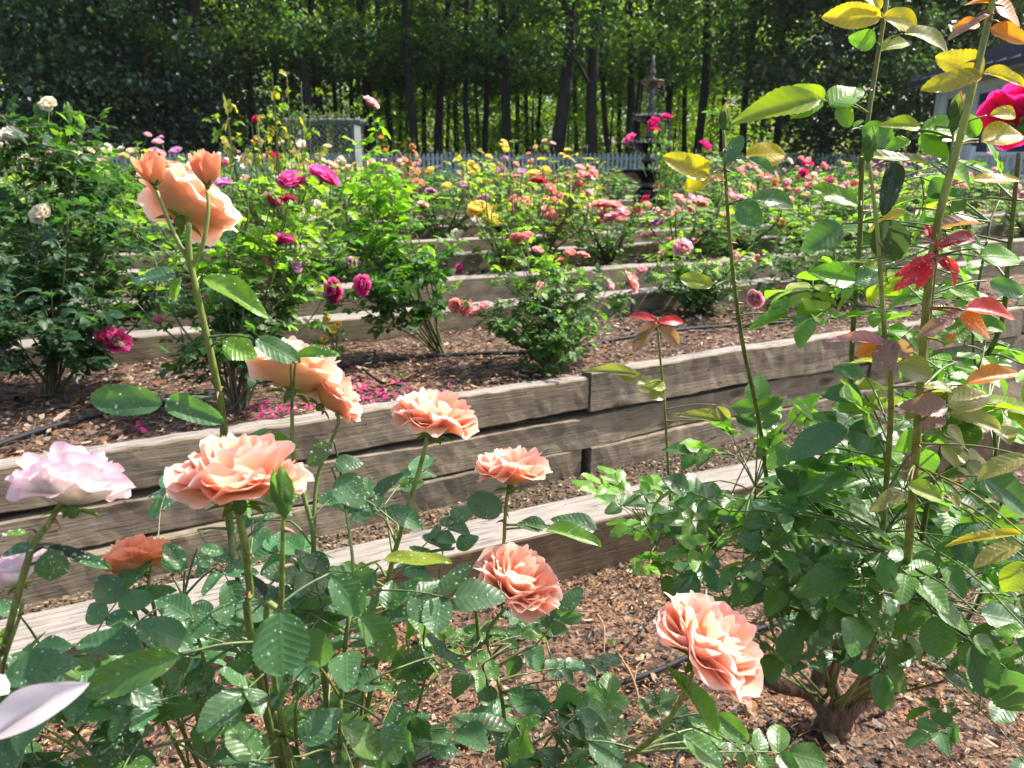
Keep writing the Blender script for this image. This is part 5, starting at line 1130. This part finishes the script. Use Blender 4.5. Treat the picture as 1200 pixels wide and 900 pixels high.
LB.cane([(440, 780, 1.0), (455, 680, .96), (470, 622, .93), (492, 548, .91), (502, 508, .90)], .006, .0036, (.12, .19, .04), (.22, .30, .07), th=5)
LB.cane([(180, 780, .95), (182, 722, .92), (173, 688, .91)], .0045, .003, CANEGR, (.15, .2, .05))
for p in [[(90, 860, .95), (60, 780, .88)], [(200, 860, 1.0), (150, 770, .92)], [(420, 860, 1.1), (430, 740, 1.02)], [(350, 900, 1.05), (350, 800, .98)], [(480, 860, 1.15), (520, 640, 1.08)], [(250, 900, .95), (240, 780, .88), (215, 700, .86)], [(400, 820, .9), (415, 690, .86), (400, 560, .9)]]:
    LB.cane(p, .005, .002, (.09, .12, .035), (.14, .22, .05))
t_ = LB.t
put_bloom(t_, P(214, 254, .85), (.25, .62, .72), .053, 'palep', 'flat', 2, 1, 'large open pale peach bloom seen from behind at the top')
put_bloom(t_, P(182, 216, .79), (-.12, .1, 1), .022, 'orange', 'bud', 2, 0, 'opening orange bud at the top left'); put_bloom(t_, P(200, 212, .83), (.2, .3, 1), .017, 'orange', 'cup', 2, 1)
put_bloom(t_, P(243, 216, .79), (.05, .1, 1), .022, 'orange', 'bud', 2, 1, 'opening orange bud at the top right')
put_bloom(t_, P(281, 584, .745), (.03, .22, .97), .062, 'peach', 'open', 2, 0, 'widest ruffled peach bloom')
put_bloom(t_, P(342, 455, .90), (.12, .62, .72), .053, 'palep', 'loose', 2, 1, 'pale peach bloom seen from behind'); put_bloom(t_, P(378, 474, .93), (.6, .4, .5), .040, 'peach', 'loose', 2, 2)
put_bloom(t_, P(508, 506, .905), (.16, .15, .95), .049, 'peach', 'open', 2, 1); put_bloom(t_, P(162, 670, .91), (-.3, .55, .75), .038, 'orange', 'loose', 2, 1, 'orange bloom behind a wet leaf')
put_bud(t_, P(333, 594, .605), (.02, -.05, 1), .036, 'green', 'large closed green bud in front of the peach bloom')
for a in [(190, 473, 104, 466, .86, .42, .62, BLU), (194, 470, 262, 494, .86, .45, .62, BLU), (206, 325, 150, 318, .80, .42, .3, BLU), (212, 326, 196, 352, .80, .6, .6, LIME), (238, 326, 316, 364, .82, .3, .5, LIME), (262, 402, 300, 416, .84, .7, .7, LIME), (300, 398, 352, 424, .83, .45, .5, BLU), (345, 420, 398, 414, .83, .3, .4, GG), (352, 415, 392, 412, .84, .4, .2, LIME),
          (328, 718, 331, 793, .70, .86, .85, BLU), (368, 735, 372, 790, .76, .7, .8, BLU), (165, 760, 88, 752, .80, .62, .55, BLU), (160, 735, 222, 748, .78, .6, .6, BLU), (222, 722, 183, 700, .82, .68, .6, BLU), (214, 666, 193, 636, .84, .7, .7, BLU), (203, 672, 208, 640, .86, .8, .7, BLU), (236, 642, 262, 648, .84, .6, .6, BLU), (250, 662, 226, 652, .85, .5, .6, BLU),
          (210, 768, 95, 812, .70, .34, .55, GG), (4, 800, 72, 765, .70, .55, .5, BLU), (170, 834, 234, 826, .85, .55, .6, GG), (266, 846, 216, 858, .84, .6, .6, GG), (395, 560, 430, 592, .82, .7, .7, BLU), (392, 545, 424, 540, .82, .6, .6, BLU), (388, 520, 360, 545, .84, .6, .6, BLU), (440, 580, 468, 552, .9, .4, .4, BLU), (452, 597, 498, 612, .9, .5, .5, BLU), (450, 656, 530, 657, .86, .30, .45, YG), (440, 668, 402, 700, .78, .62, .75, BLU), (388, 676, 428, 720, .76, .62, .75, BLU), (420, 720, 470, 770, .85, .5, .6, GG), (530, 640, 498, 622, .98, .6, .5, BLU), (535, 642, 560, 628, .98, .6, .5, BLU), (505, 655, 480, 640, .98, .6, .5, BLU),
          (355, 870, 392, 835, .80, .7, .7, BLU), (300, 888, 268, 848, .78, .7, .7, GG), (400, 850, 452, 880, .80, .55, .6, GG), (20, 900, -20, 860, .75, .6, .6, BLU), (130, 800, 190, 820, .8, .5, .6, BLU), (310, 700, 282, 672, .82, .6, .5, DRK), (20, 720, -20, 700, .8, .4, .6, BLU), (260, 800, 300, 770, .85, .5, .6, GG), (445, 800, 405, 790, .9, .6, .6, BLU), (450, 850, 470, 900, .82, .6, .7, BLU), (150, 705, 205, 690, .9, .4, .5, BLU)]:
    LB.leaf(*a)
F = LB.fill
F(80, 835, 110, 60, .78, 1.05, 12, .034, BLU, GG); F(210, 790, 120, 60, .82, 1.1, 15, .034, BLU, GG); F(390, 800, 90, 90, .85, 1.15, 20, .034, BLU, GG); F(370, 690, 90, 50, .85, 1.05, 11, .032, BLU, LIME); F(300, 870, 150, 40, .8, 1.05, 11, .034, GG, BLU); F(440, 640, 70, 50, .95, 1.1, 7, .03, BLU, LIME); F(300, 470, 80, 60, .9, 1.0, 1, .03, LIME); F(520, 760, 60, 40, 1.05, 1.2, 6, .028, GG); F(300, 640, 130, 40, .9, 1.05, 6, .03, BLU, GG)
F(410, 900, 90, 50, .8, 1.0, 9, .034, BLU, GG)
LB.finish(9)

# --- white-pink rose at the far left
WB = Hero('rose_bush', 'rose bush with large white and lilac-pink bloom cut by the left edge', (-.72, 1.12, 0.0), None)
WB.cane([(-20, 860, .82), (5, 760, .72), (35, 650, .665), (58, 612, .655), (76, 582, .65)], .006, .0032, (.1, .15, .04), (.2, .26, .06), th=5)
WB.cane([(8, 765, .71), (22, 725, .70), (27, 706, .70)], .003, .0024, (.12, .16, .04), (.15, .2, .05), root=P(2, 790, .75)); WB.cane([(-60, 900, .7), (-20, 850, .58), (0, 838, .56)], .004, .002)
put_bloom(WB.t, P(86, 592, .655), (-.06, .50, .85), .045, 'whitep', 'loose', 2, 2, 'white bloom with lilac petal edges'); put_bloom(WB.t, P(22, 684, .70), (-.25, .15, 1), .026, 'whitep', 'cup', 2, 0, 'small half-open whitish bloom')
put_bloom(WB.t, P(-62, 858, .58), (-.3, .3, 1), .042, 'white', 'flat', 2, 1, 'white bloom mostly outside the left edge')
b = Batch(); a_, e_ = P(-6, 862, .50), P(78, 802, .50); x = nrm(e_ - a_); M = frames(x[None], nrm(CAMP - a_)[None] + np.array([[0, 0, .5]])) * np.linalg.norm(e_ - a_); M[:, 1] *= .5
b.inst(PETALT, M, a_[None], np.array([(.82, .78, .84)])); o = b.build('drooping_petal', M_PETAL, WB.t)
for a in [(62, 643, 60, 684, .66, .85, .85, BLU), (40, 642, -4, 645, .66, .3, .5, BLU), (56, 642, 102, 652, .67, .3, .5, DRK), (82, 655, 130, 664, .68, .35, .5, BLU), (30, 625, 0, 622, .7, .3, .4, LIME), (14, 736, -14, 760, .72, .5, .5, LIME), (10, 770, 50, 790, .72, .5, .6, BLU), (-6, 760, -30, 800, .7, .6, .6, GG)]: WB.leaf(*a)
WB.fill(20, 850, 60, 60, .75, .95, 8, .036, BLU, GG); WB.finish(10)

# --- low peach roses bottom centre
CB = Hero('rose_bush', 'low peach-pink rose bush at bottom centre, below the timber edging', (.03, 1.52, 0.0), 'peach rose bushes in the foreground')
CB.cane([(592, 850, 1.15), (575, 770, 1.10), (572, 740, 1.07), (590, 715, 1.03)], .005, .0036, (.10, .14, .04), (.16, .24, .05), th=3)
CB.cane([(560, 740, 1.15), (582, 680, 1.08), (590, 640, 1.03), (592, 605, 1.0), (596, 568, .99)], .0045, .0032, (.12, .19, .04), (.2, .28, .06), th=3)
CB.cane([(545, 770, 1.12), (500, 790, 1.08), (455, 805, 1.04)], .0035, .002, (.14, .22, .05), (.14, .22, .05), root=P(575, 745, 1.075)); CB.cane([(498, 760, 1.04), (498, 735, 1.02), (498, 724, 1.02)], .0026, .002, (.14, .22, .05), (.14, .22, .05), root=P(520, 783, 1.09))
CB.cane([(650, 880, 1.2), (660, 830, 1.15)], .004, .002); CB.cane([(700, 900, 1.1), (742, 882, .92), (775, 855, .85), (800, 815, .81), (812, 788, .79)], .005, .0036, (.13, .19, .04), (.24, .33, .06), th=4)
put_bloom(CB.t, P(600, 694, 1.0), (.4, -.1, .9), .054, 'pinkp', 'open', 2, 2, 'round peach-pink bloom in front of the timber edging'); put_bloom(CB.t, P(598, 568, .99), (.0, .3, .94), .047, 'peach', 'loose', 2, 0, 'peach bloom level with the gravel strip')
put_bloom(CB.t, P(818, 768, .80), (.5, -.1, .8), .057, 'pinkp', 'open', 2, 0, 'pinkest bloom leaning right over the mulch'); put_bud(CB.t, P(498, 728, 1.02), (0, 0, 1), .022, 'orange', 'small orange-tipped bud')
for a in [(588, 600, 548, 585, .98, .75, .7, BLU), (640, 622, 706, 636, .98, .35, .4, LIME), (640, 618, 605, 612, .99, .5, .4, BLU), (700, 620, 650, 600, 1.0, .4, .4, BLU), (840, 862, 792, 780, .8, .0 + .25, .5, LIME), (800, 862, 850, 900, .84, .5, .6, GG), (838, 838, 878, 870, .84, .55, .7, GG), (640, 830, 598, 812, 1.05, .7, .75, BLU), (635, 812, 620, 845, 1.05, .8, .75, BLU), (660, 800, 672, 842, 1.06, .7, .75, BLU), (700, 850, 678, 830, 1.0, .6, .7, BLU), (690, 870, 732, 900, .9, .6, .7, BLU), (610, 770, 592, 790, 1.1, .7, .6, BLU), (615, 760, 640, 785, 1.1, .7, .6, BLU)]: CB.leaf(*a)
F = CB.fill
F(640, 850, 70, 50, 1.0, 1.25, 12, .030, BLU, GG); F(610, 765, 55, 30, 1.05, 1.25, 6, .027, BLU, GG); F(700, 875, 70, 30, .95, 1.15, 9, .030, BLU, GG); F(560, 740, 60, 25, 1.1, 1.2, 4, .026, GG, LIME); F(820, 870, 40, 25, .85, .95, 3, .03, GG); F(760, 850, 30, 30, 1.0, 1.1, 2, .026, GG)
CB.finish(7)

# --- big rose bush at right
rb = G(978, 862, 0.0)
RB = Hero('rose_bush', 'large rose bush at right with thick brown canes and yellow, red and bronze young leaves', rb, None)
def woody(pts, r0, r1): RB.cane(pts, r0 * 1.4, r1 * 1.2, (.1, .1, .1), None, th=0, part=M_WOODYBASE)
drb = dep(rb)
woody([(972, 838, drb), (948, 812, drb + .02), (905, 800, drb - .04), (884, 768, drb - .05), (862, 742, drb - .08)], .024, .010); woody([(968, 830, drb), (958, 800, drb + .03), (968, 765, drb - .02), (952, 725, drb - .06), (950, 680, drb - .1)], .022, .008); woody([(985, 825, drb + .05), (972, 790, drb + .03), (984, 745, drb), (976, 690, drb)], .020, .008)
woody([(990, 840, drb - .03), (1012, 815, drb - .04), (1022, 785, drb - .06), (1046, 768, drb - .08), (1054, 730, drb - .1)], .024, .010); woody([(1000, 840, drb + .05), (1040, 822, drb + .1), (1054, 780, drb + .08), (1082, 750, drb + .08), (1090, 700, drb)], .018, .007)
sk = Batch(); tube(sk, spline([rb + (-.01, 0, -.05), rb + (0, .01, .02), rb + (-.012, 0, .065), rb + (.012, 0, .10)], 5), .062, .030, (.1, .1, .1), sides=14, wob=.16); sk.build('stump', M_WOODYBASE, RB.t)
RB.root = P(978, 822, drb)
RB.cane([(1035, 790, 1.75), (1055, 740, 1.5), (1063, 660, 1.22), (1074, 520, 1.08), (1092, 300, .98), (1128, 150, .93), (1158, 25, .90), (1166, -20, .89)], .012, .0048, (.20, .17, .05), (.30, .38, .06), th=22)
RB.cane([(990, 760, 1.85), (995, 690, 1.7), (996, 590, 1.6), (998, 420, 1.4), (1007, 290, 1.3), (1010, 200, 1.22), (1020, 120, 1.18), (1037, 15, 1.15), (1040, -15, 1.15)], .009, .0045, (.06, .09, .03), (.20, .24, .06), th=18)
RB.cane([(1022, 760, 1.6), (1036, 600, 1.25), (1044, 470, 1.05), (1036, 380, 1.0), (1028, 270, .97), (1018, 185, .95)], .009, .0028, (.14, .19, .05), (.26, .36, .06), th=10)
RB.cane([(1060, 760, 1.8), (1085, 600, 1.5), (1120, 480, 1.35), (1170, 390, 1.25), (1182, 300, 1.15), (1194, 180, 1.06)], .009, .0045, (.06, .09, .03), (.12, .16, .05), th=12)
RB.cane([(1098, 300, 1.02), (1108, 230, .99), (1118, 150, .96)], .003, .0024, (.2, .2, .05), (.22, .28, .06), root=P(1078, 480, 1.07))
RB.cane([(905, 740, 1.9), (925, 640, 1.75), (940, 590, 1.7)], .007, .003); RB.cane([(800, 720, 2.0), (770, 640, 1.95)], .006, .002); RB.cane([(850, 700, 1.95), (840, 620, 1.85)], .006, .002); RB.cane([(1120, 740, 1.7), (1160, 640, 1.5), (1180, 560, 1.4)], .007, .003); RB.cane([(1100, 800, 1.8), (1180, 760, 1.6), (1190, 700, 1.5)], .006, .002); RB.cane([(1000, 720, 1.7), (1040, 620, 1.5), (1100, 560, 1.4)], .006, .003); RB.cane([(940, 700, 1.8), (890, 620, 1.65), (885, 570, 1.6)], .006, .003); RB.cane([(1150, 600, 1.5), (1140, 400, 1.4), (1160, 260, 1.35)], .006, .003)
put_bloom(RB.t, P(1197, 146, 1.05), (.3, .55, .7), .050, 'hotpink', 'flat', 2, 0, 'vivid magenta-red bloom cut by the right edge'); put_bloom(RB.t, P(1166, -6, .89), (.1, .2, 1), .018, 'palep', 'bud', 2, 0)
put_bud(RB.t, P(1018, 182, .95), (.02, 0, 1), .036, 'green', 'fat green bud on the middle stem'); put_bud(RB.t, P(1118, 146, .96), (.05, 0, 1), .040, 'red', 'bud showing pink streaks in front of the cottage')
put_bloom(RB.t, P(1107, 250, 1.6), (.1, -.2, 1), .03, 'palep', 'flat', 2, 2, 'pale peach bloom deep inside the bush')
S1, S2, S3, S4, S5 = 'golden or orange young leaf at the top of the canes', 'crimson young leaf', 'red, orange or dusky pink young leaf', 'olive-brown or dusky leaf', '-'
for a in [(1032, 20, 972, 16, 1.12, .5, .7, GOLD, S1), (1034, 20, 1086, 24, 1.12, .5, .7, GOLD, S1), (1031, 12, 1014, -22, 1.12, .5, .7, GOLD, S1), (1026, 50, 997, 42, 1.13, .7, .7, LIME, S5), (1033, 60, 1068, 38, 1.12, .5, .6, YG, S5), (1060, 40, 1124, 42, 1.1, .42, .35, OLV, S1), (1148, 28, 1118, 30, .92, .5, .6, ORG, S1), (1164, 4, 1132, 0, .9, .5, .5, ORG, S1), (1166, 6, 1204, 22, .9, .7, .6, ORG, S1), (1160, 34, 1204, 48, .9, .5, .6, ORG, S1), (1160, 18, 1110, 46, .88, .16, .4, PLUM, S1),
          (1152, 86, 1103, 62, .92, .58, .65, GOLD, S1), (1151, 88, 1080, 104, .91, .32, .6, GOLD, S1), (1152, 86, 1204, 98, .93, .4, .6, GOLD, S1),
          (960, 118, 861, 134, 1.1, .33, .6, YG, S5), (967, 118, 925, 103, 1.11, .6, .65, YG, S5), (964, 120, 926, 137, 1.1, .5, .6, LIME, S5), (972, 123, 1014, 96, 1.1, .62, .7, LIME, S5), (984, 124, 996, 149, 1.1, .8, .75, LIME, S5), (1010, 150, 1048, 166, 1.12, .7, .7, GG, S5), (1000, 150, 1012, 140, 1.13, .5, .6, LIME, S5),
          (1078, 150, 1033, 142, 1.0, .42, .6, YG, S5), (1080, 152, 1152, 150, .98, .42, .6, LIME, S5), (1080, 156, 1112, 186, .98, .5, .6, LIME, S5), (1066, 164, 1036, 176, 1.0, .5, .6, LIME, S5), (1100, 190, 1150, 206, .98, .5, .6, LIME, S5), (1140, 212, 1198, 210, 1.0, .36, .55, GOLD, S5), (1150, 166, 1204, 152, .96, .55, .6, GOLD, S1), (1145, 160, 1130, 130, 1.0, .5, .6, LIME, S5), (1088, 192, 1010, 180, .96, .25, .5, OLV, S4), (1050, 190, 1036, 252, .96, .4, .8, DRK, S4), (1160, 135, 1200, 128, .95, .4, .6, GOLD, S1),
          (986, 264, 941, 292, 1.1, .55, .6, BLU), (1006, 240, 952, 218, 1.2, .42, .6, LIME, S5), (1002, 330, 950, 314, 1.2, .5, .7, LIME, S5), (1000, 332, 1034, 318, 1.2, .6, .6, BLU), (1036, 258, 1050, 306, .97, .85, .8, DRK, S4), (1062, 246, 1018, 262, 1.0, .3, .5, GOLD, S5), (1150, 262, 1080, 264, .98, .3, .5, PLUM, S4), (1148, 300, 1206, 298, 1.0, .45, .6, LIME, S5), (1150, 290, 1110, 275, 1.0, .5, .5, BLU), (1110, 335, 1150, 350, 1.05, .5, .6, LIME, S5), (1160, 330, 1200, 345, 1.05, .5, .6, BLU),
          (1098, 290, 1086, 262, .97, .35, .6, RED, S2), (1096, 298, 1070, 316, .97, .32, .6, RED, S2), (1094, 304, 1052, 318, .97, .3, .55, RED, S2), (1094, 310, 1050, 334, .97, .3, .55, RED, S2), (1100, 306, 1128, 318, .97, .4, .6, RED, S2), (1102, 300, 1132, 330, .97, .3, .5, (.3, .03, .05), S2), (1098, 292, 1124, 280, .97, .3, .6, RED, S2), (1090, 312, 1074, 336, .97, .4, .6, RED, S2), (1102, 288, 1150, 268, .97, .3, .6, (.35, .03, .05), S2),
          (1128, 365, 1098, 374, .99, .5, .6, PLUM, S3), (1130, 362, 1196, 366, .98, .36, .55, (.5, .05, .05), S3), (1125, 370, 1170, 392, .98, .45, .6, ORG, S3), (1118, 374, 1074, 392, .98, .35, .55, PLUM, S3), (1040, 404, 972, 392, 1.0, .24, .5, (.40, .16, .22), S3), (1040, 402, 1004, 414, 1.01, .66, .8, ORG, S3), (1046, 398, 1030, 438, .99, .62, .85, PLUM, S3), (1046, 402, 1069, 418, .99, .8, .8, PLUM, S3), (1052, 425, 1097, 442, 1.0, .55, .7, OLV, S4), (1110, 400, 1120, 388, 1.0, .5, .6, ORG, S3),
          (1112, 478, 1162, 458, 1.0, .58, .75, OLV, S4), (1110, 478, 1058, 474, 1.0, .5, .6, PLUM, S4), (1112, 486, 1176, 500, 1.0, .4, .6, OLV, S4), (1108, 492, 1078, 500, 1.0, .5, .6, PLUM, S4), (1132, 450, 1200, 430, 1.0, .28, .5, ORG, S3), (1110, 500, 1140, 522, 1.0, .5, .6, OLV, S4), (1090, 455, 1120, 450, 1.0, .6, .6, OLV, S4),
          (1202, 536, 1150, 550, 1.0, .5, .6, OLV, S4), (1196, 626, 1120, 626, .9, .2, .5, GOLD, S4), (1196, 640, 1144, 652, .9, .5, .7, OLV, S4), (1202, 660, 1176, 690, .9, .7, .7, YG, S4), (1202, 740, 1166, 738, .9, .4, .6, LIME, S4), (1062, 576, 1020, 594, .98, .4, .6, OLV, S4), (1064, 570, 1108, 584, .98, .55, .7, YG, S4), (1108, 578, 1132, 592, .98, .5, .6, OLV, S4),
          (992, 503, 926, 524, 1.15, .62, .7, BLU), (996, 500, 1043, 530, 1.15, .6, .7, BLU), (928, 524, 898, 545, 1.2, .6, .6, GG), (1010, 462, 966, 458, 1.15, .5, .6, BLU), (1012, 440, 980, 428, 1.15, .5, .6, BLU), (1000, 455, 1040, 450, 1.2, .5, .5, YG), (1005, 475, 975, 478, 1.2, .6, .6, LIME), (1008, 560, 940, 565, 1.25, .4, .5, GG), (1020, 550, 1060, 540, 1.3, .5, .5, LIME),
          (1095, 722, 1102, 772, 1.2, .78, .8, GG), (1090, 716, 1046, 734, 1.2, .6, .65, GG), (1096, 712, 1148, 736, 1.2, .55, .6, GG), (1000, 668, 932, 690, 1.3, .5, .6, GG), (1000, 666, 982, 680, 1.3, .8, .6, GG), (1008, 666, 1038, 694, 1.3, .6, .6, GG), (1012, 658, 1058, 658, 1.3, .5, .6, GG), (998, 660, 960, 655, 1.3, .5, .6, GG), (1032, 788, 1036, 834, 1.4, .6, .8, BLU), (1030, 780, 998, 786, 1.4, .6, .7, BLU), (1038, 785, 1070, 812, 1.4, .6, .7, GG), (1044, 772, 1076, 768, 1.4, .6, .7, BLU), (1140, 755, 1160, 820, 1.2, .6, .8, BLU), (1180, 785, 1210, 850, 1.2, .8, .8, BLU), (862, 680, 880, 712, 1.55, .8, .8, BLU), (920, 740, 935, 785, 1.55, .6, .8, BLU), (1140, 750, 1182, 768, 1.2, .5, .6, GG), (1150, 720, 1200, 730, 1.1, .7, .7, BLU), (1150, 560, 1210, 600, 1.1, .6, .6, BLU)]:
    RB.leaf(*a)
F = lambda *q, **k: RB.fill(*q[:7], q[7] * 1.2, *q[8:], **k)
F(800, 615, 85, 45, 1.75, 2.1, 26, .034, GG, LIME, p2=.4); F(880, 565, 55, 50, 1.5, 1.9, 14, .032, LIME, GG, p2=.5); F(960, 630, 130, 60, 1.35, 1.95, 48, .034, GG, BLU); F(1100, 640, 115, 80, 1.25, 1.8, 52, .036, GG, BLU); F(1170, 770, 50, 90, 1.3, 1.7, 16, .036, BLU, GG); F(850, 700, 80, 40, 1.6, 2.0, 9, .034, BLU, GG); F(1000, 735, 110, 30, 1.8, 2.05, 14, .034, (.05, .11, .05), BLU); F(930, 700, 60, 40, 1.75, 2.0, 10, .034, (.05, .11, .05), GG); F(1010, 700, 90, 30, 1.4, 1.9, 9, .034, BLU, GG)
F(960, 600, 130, 50, 1.5, 1.9, 22, .036, GG, LIME); F(1140, 690, 80, 60, 1.2, 1.5, 12, .038, GG, BLU)
F(1095, 300, 100, 90, 1.05, 1.4, 12, .030, YG, LIME, p2=.5); F(1120, 500, 80, 80, 1.05, 1.3, 10, .031, OLV, YG, p2=.4); F(1010, 330, 60, 60, 1.2, 1.4, 6, .03, LIME, YG)
F(1080, 520, 120, 70, 1.2, 1.6, 26, .034, GG, LIME, p2=.45); F(1100, 380, 110, 90, 1.2, 1.6, 22, .032, LIME, GG, p2=.4); F(1130, 240, 70, 60, 1.2, 1.5, 12, .032, LIME, GG); F(1000, 620, 160, 70, 1.5, 2.1, 30, .034, BLU, GG); F(930, 540, 60, 40, 1.5, 1.7, 8, .030, LIME, GG)
RB.finish(3)

# --- slender canes between the wall and the big bush
sb_ = G(912, 700, 0.0)
SB = Hero('rose_bush', 'slender single-caned rose with a red bud rising in front of the tall wall', sb_, None)
SB.cane([(905, 640, 1.9), (893, 515, 1.55), (870, 400, 1.35), (857, 300, 1.22), (850, 200, 1.15), (848, 152, 1.13)], .0085, .003, (.07, .09, .035), (.24, .30, .07), th=34)
put_bud(SB.t, P(848, 148, 1.13), (0, 0, 1), .033, 'red', 'green bud with dark red tip')
for a in [(848, 134, 822, 131, 1.13, .16, .4, LIME), (831, 206, 778, 182, 1.12, .56, .8, GOLD, S5), (832, 204, 804, 219, 1.12, .7, .8, GOLD, S5), (850, 192, 870, 158, 1.13, .45, .5, BLU), (872, 188, 842, 180, 1.14, .5, .5, BLU), (874, 184, 921, 180, 1.16, .7, .7, GOLD, S5), (876, 186, 914, 204, 1.13, .3, .5, BLU), (880, 234, 937, 230, 1.15, .42, .55, BLU), (864, 240, 896, 262, 1.15, .7, .7, BLU), (835, 334, 797, 325, 1.22, .5, .65, YG, S5), (924, 366, 878, 384, 1.3, .42, .6, LIME, S5), (934, 370, 970, 352, 1.3, .6, .65, LIME, S5), (900, 366, 930, 350, 1.3, .4, .6, LIME, S5), (928, 375, 955, 380, 1.3, .4, .6, GG, S5), (836, 202, 850, 212, 1.13, .5, .6, GOLD, S5)]: SB.leaf(*a)
SB.fill(885, 600, 40, 50, 1.75, 1.95, 7, .03, GG, LIME); SB.finish(2)
rb4 = G(800, 690, .0)
S6 = Hero('rose_bush', 'thin shoot with dark red top leaves and pale limp leaves against the wall', rb4, None)
S6.cane([(790, 640, 2.0), (785, 580, 1.85), (779, 480, 1.7), (773, 410, 1.62), (770, 372, 1.6)], .0065, .0028, (.09, .14, .04), (.30, .32, .07), th=14)
for a in [(770, 376, 740, 364, 1.6, .4, .5, (.30, .03, .04), S2), (772, 378, 802, 372, 1.6, .4, .6, RED, S2), (768, 378, 742, 412, 1.6, .45, .6, PLUM, S3), (772, 380, 756, 366, 1.6, .4, .5, RED, S2), (772, 384, 800, 402, 1.6, .5, .6, PLUM, S3), (766, 388, 738, 396, 1.6, .3, .5, OLV, S3), (748, 440, 684, 430, 1.62, .2, .5, OLV, S4), (758, 448, 724, 436, 1.62, .45, .6, OLV, S4), (778, 468, 752, 452, 1.65, .6, .7, OLV, S4), (780, 455, 755, 445, 1.65, .5, .6, YG, S4), (858, 498, 790, 480, 1.68, .22, .5, OLV, S4), (840, 476, 858, 500, 1.68, .4, .6, OLV, S4)]: S6.leaf(*a)
S6.finish(2)
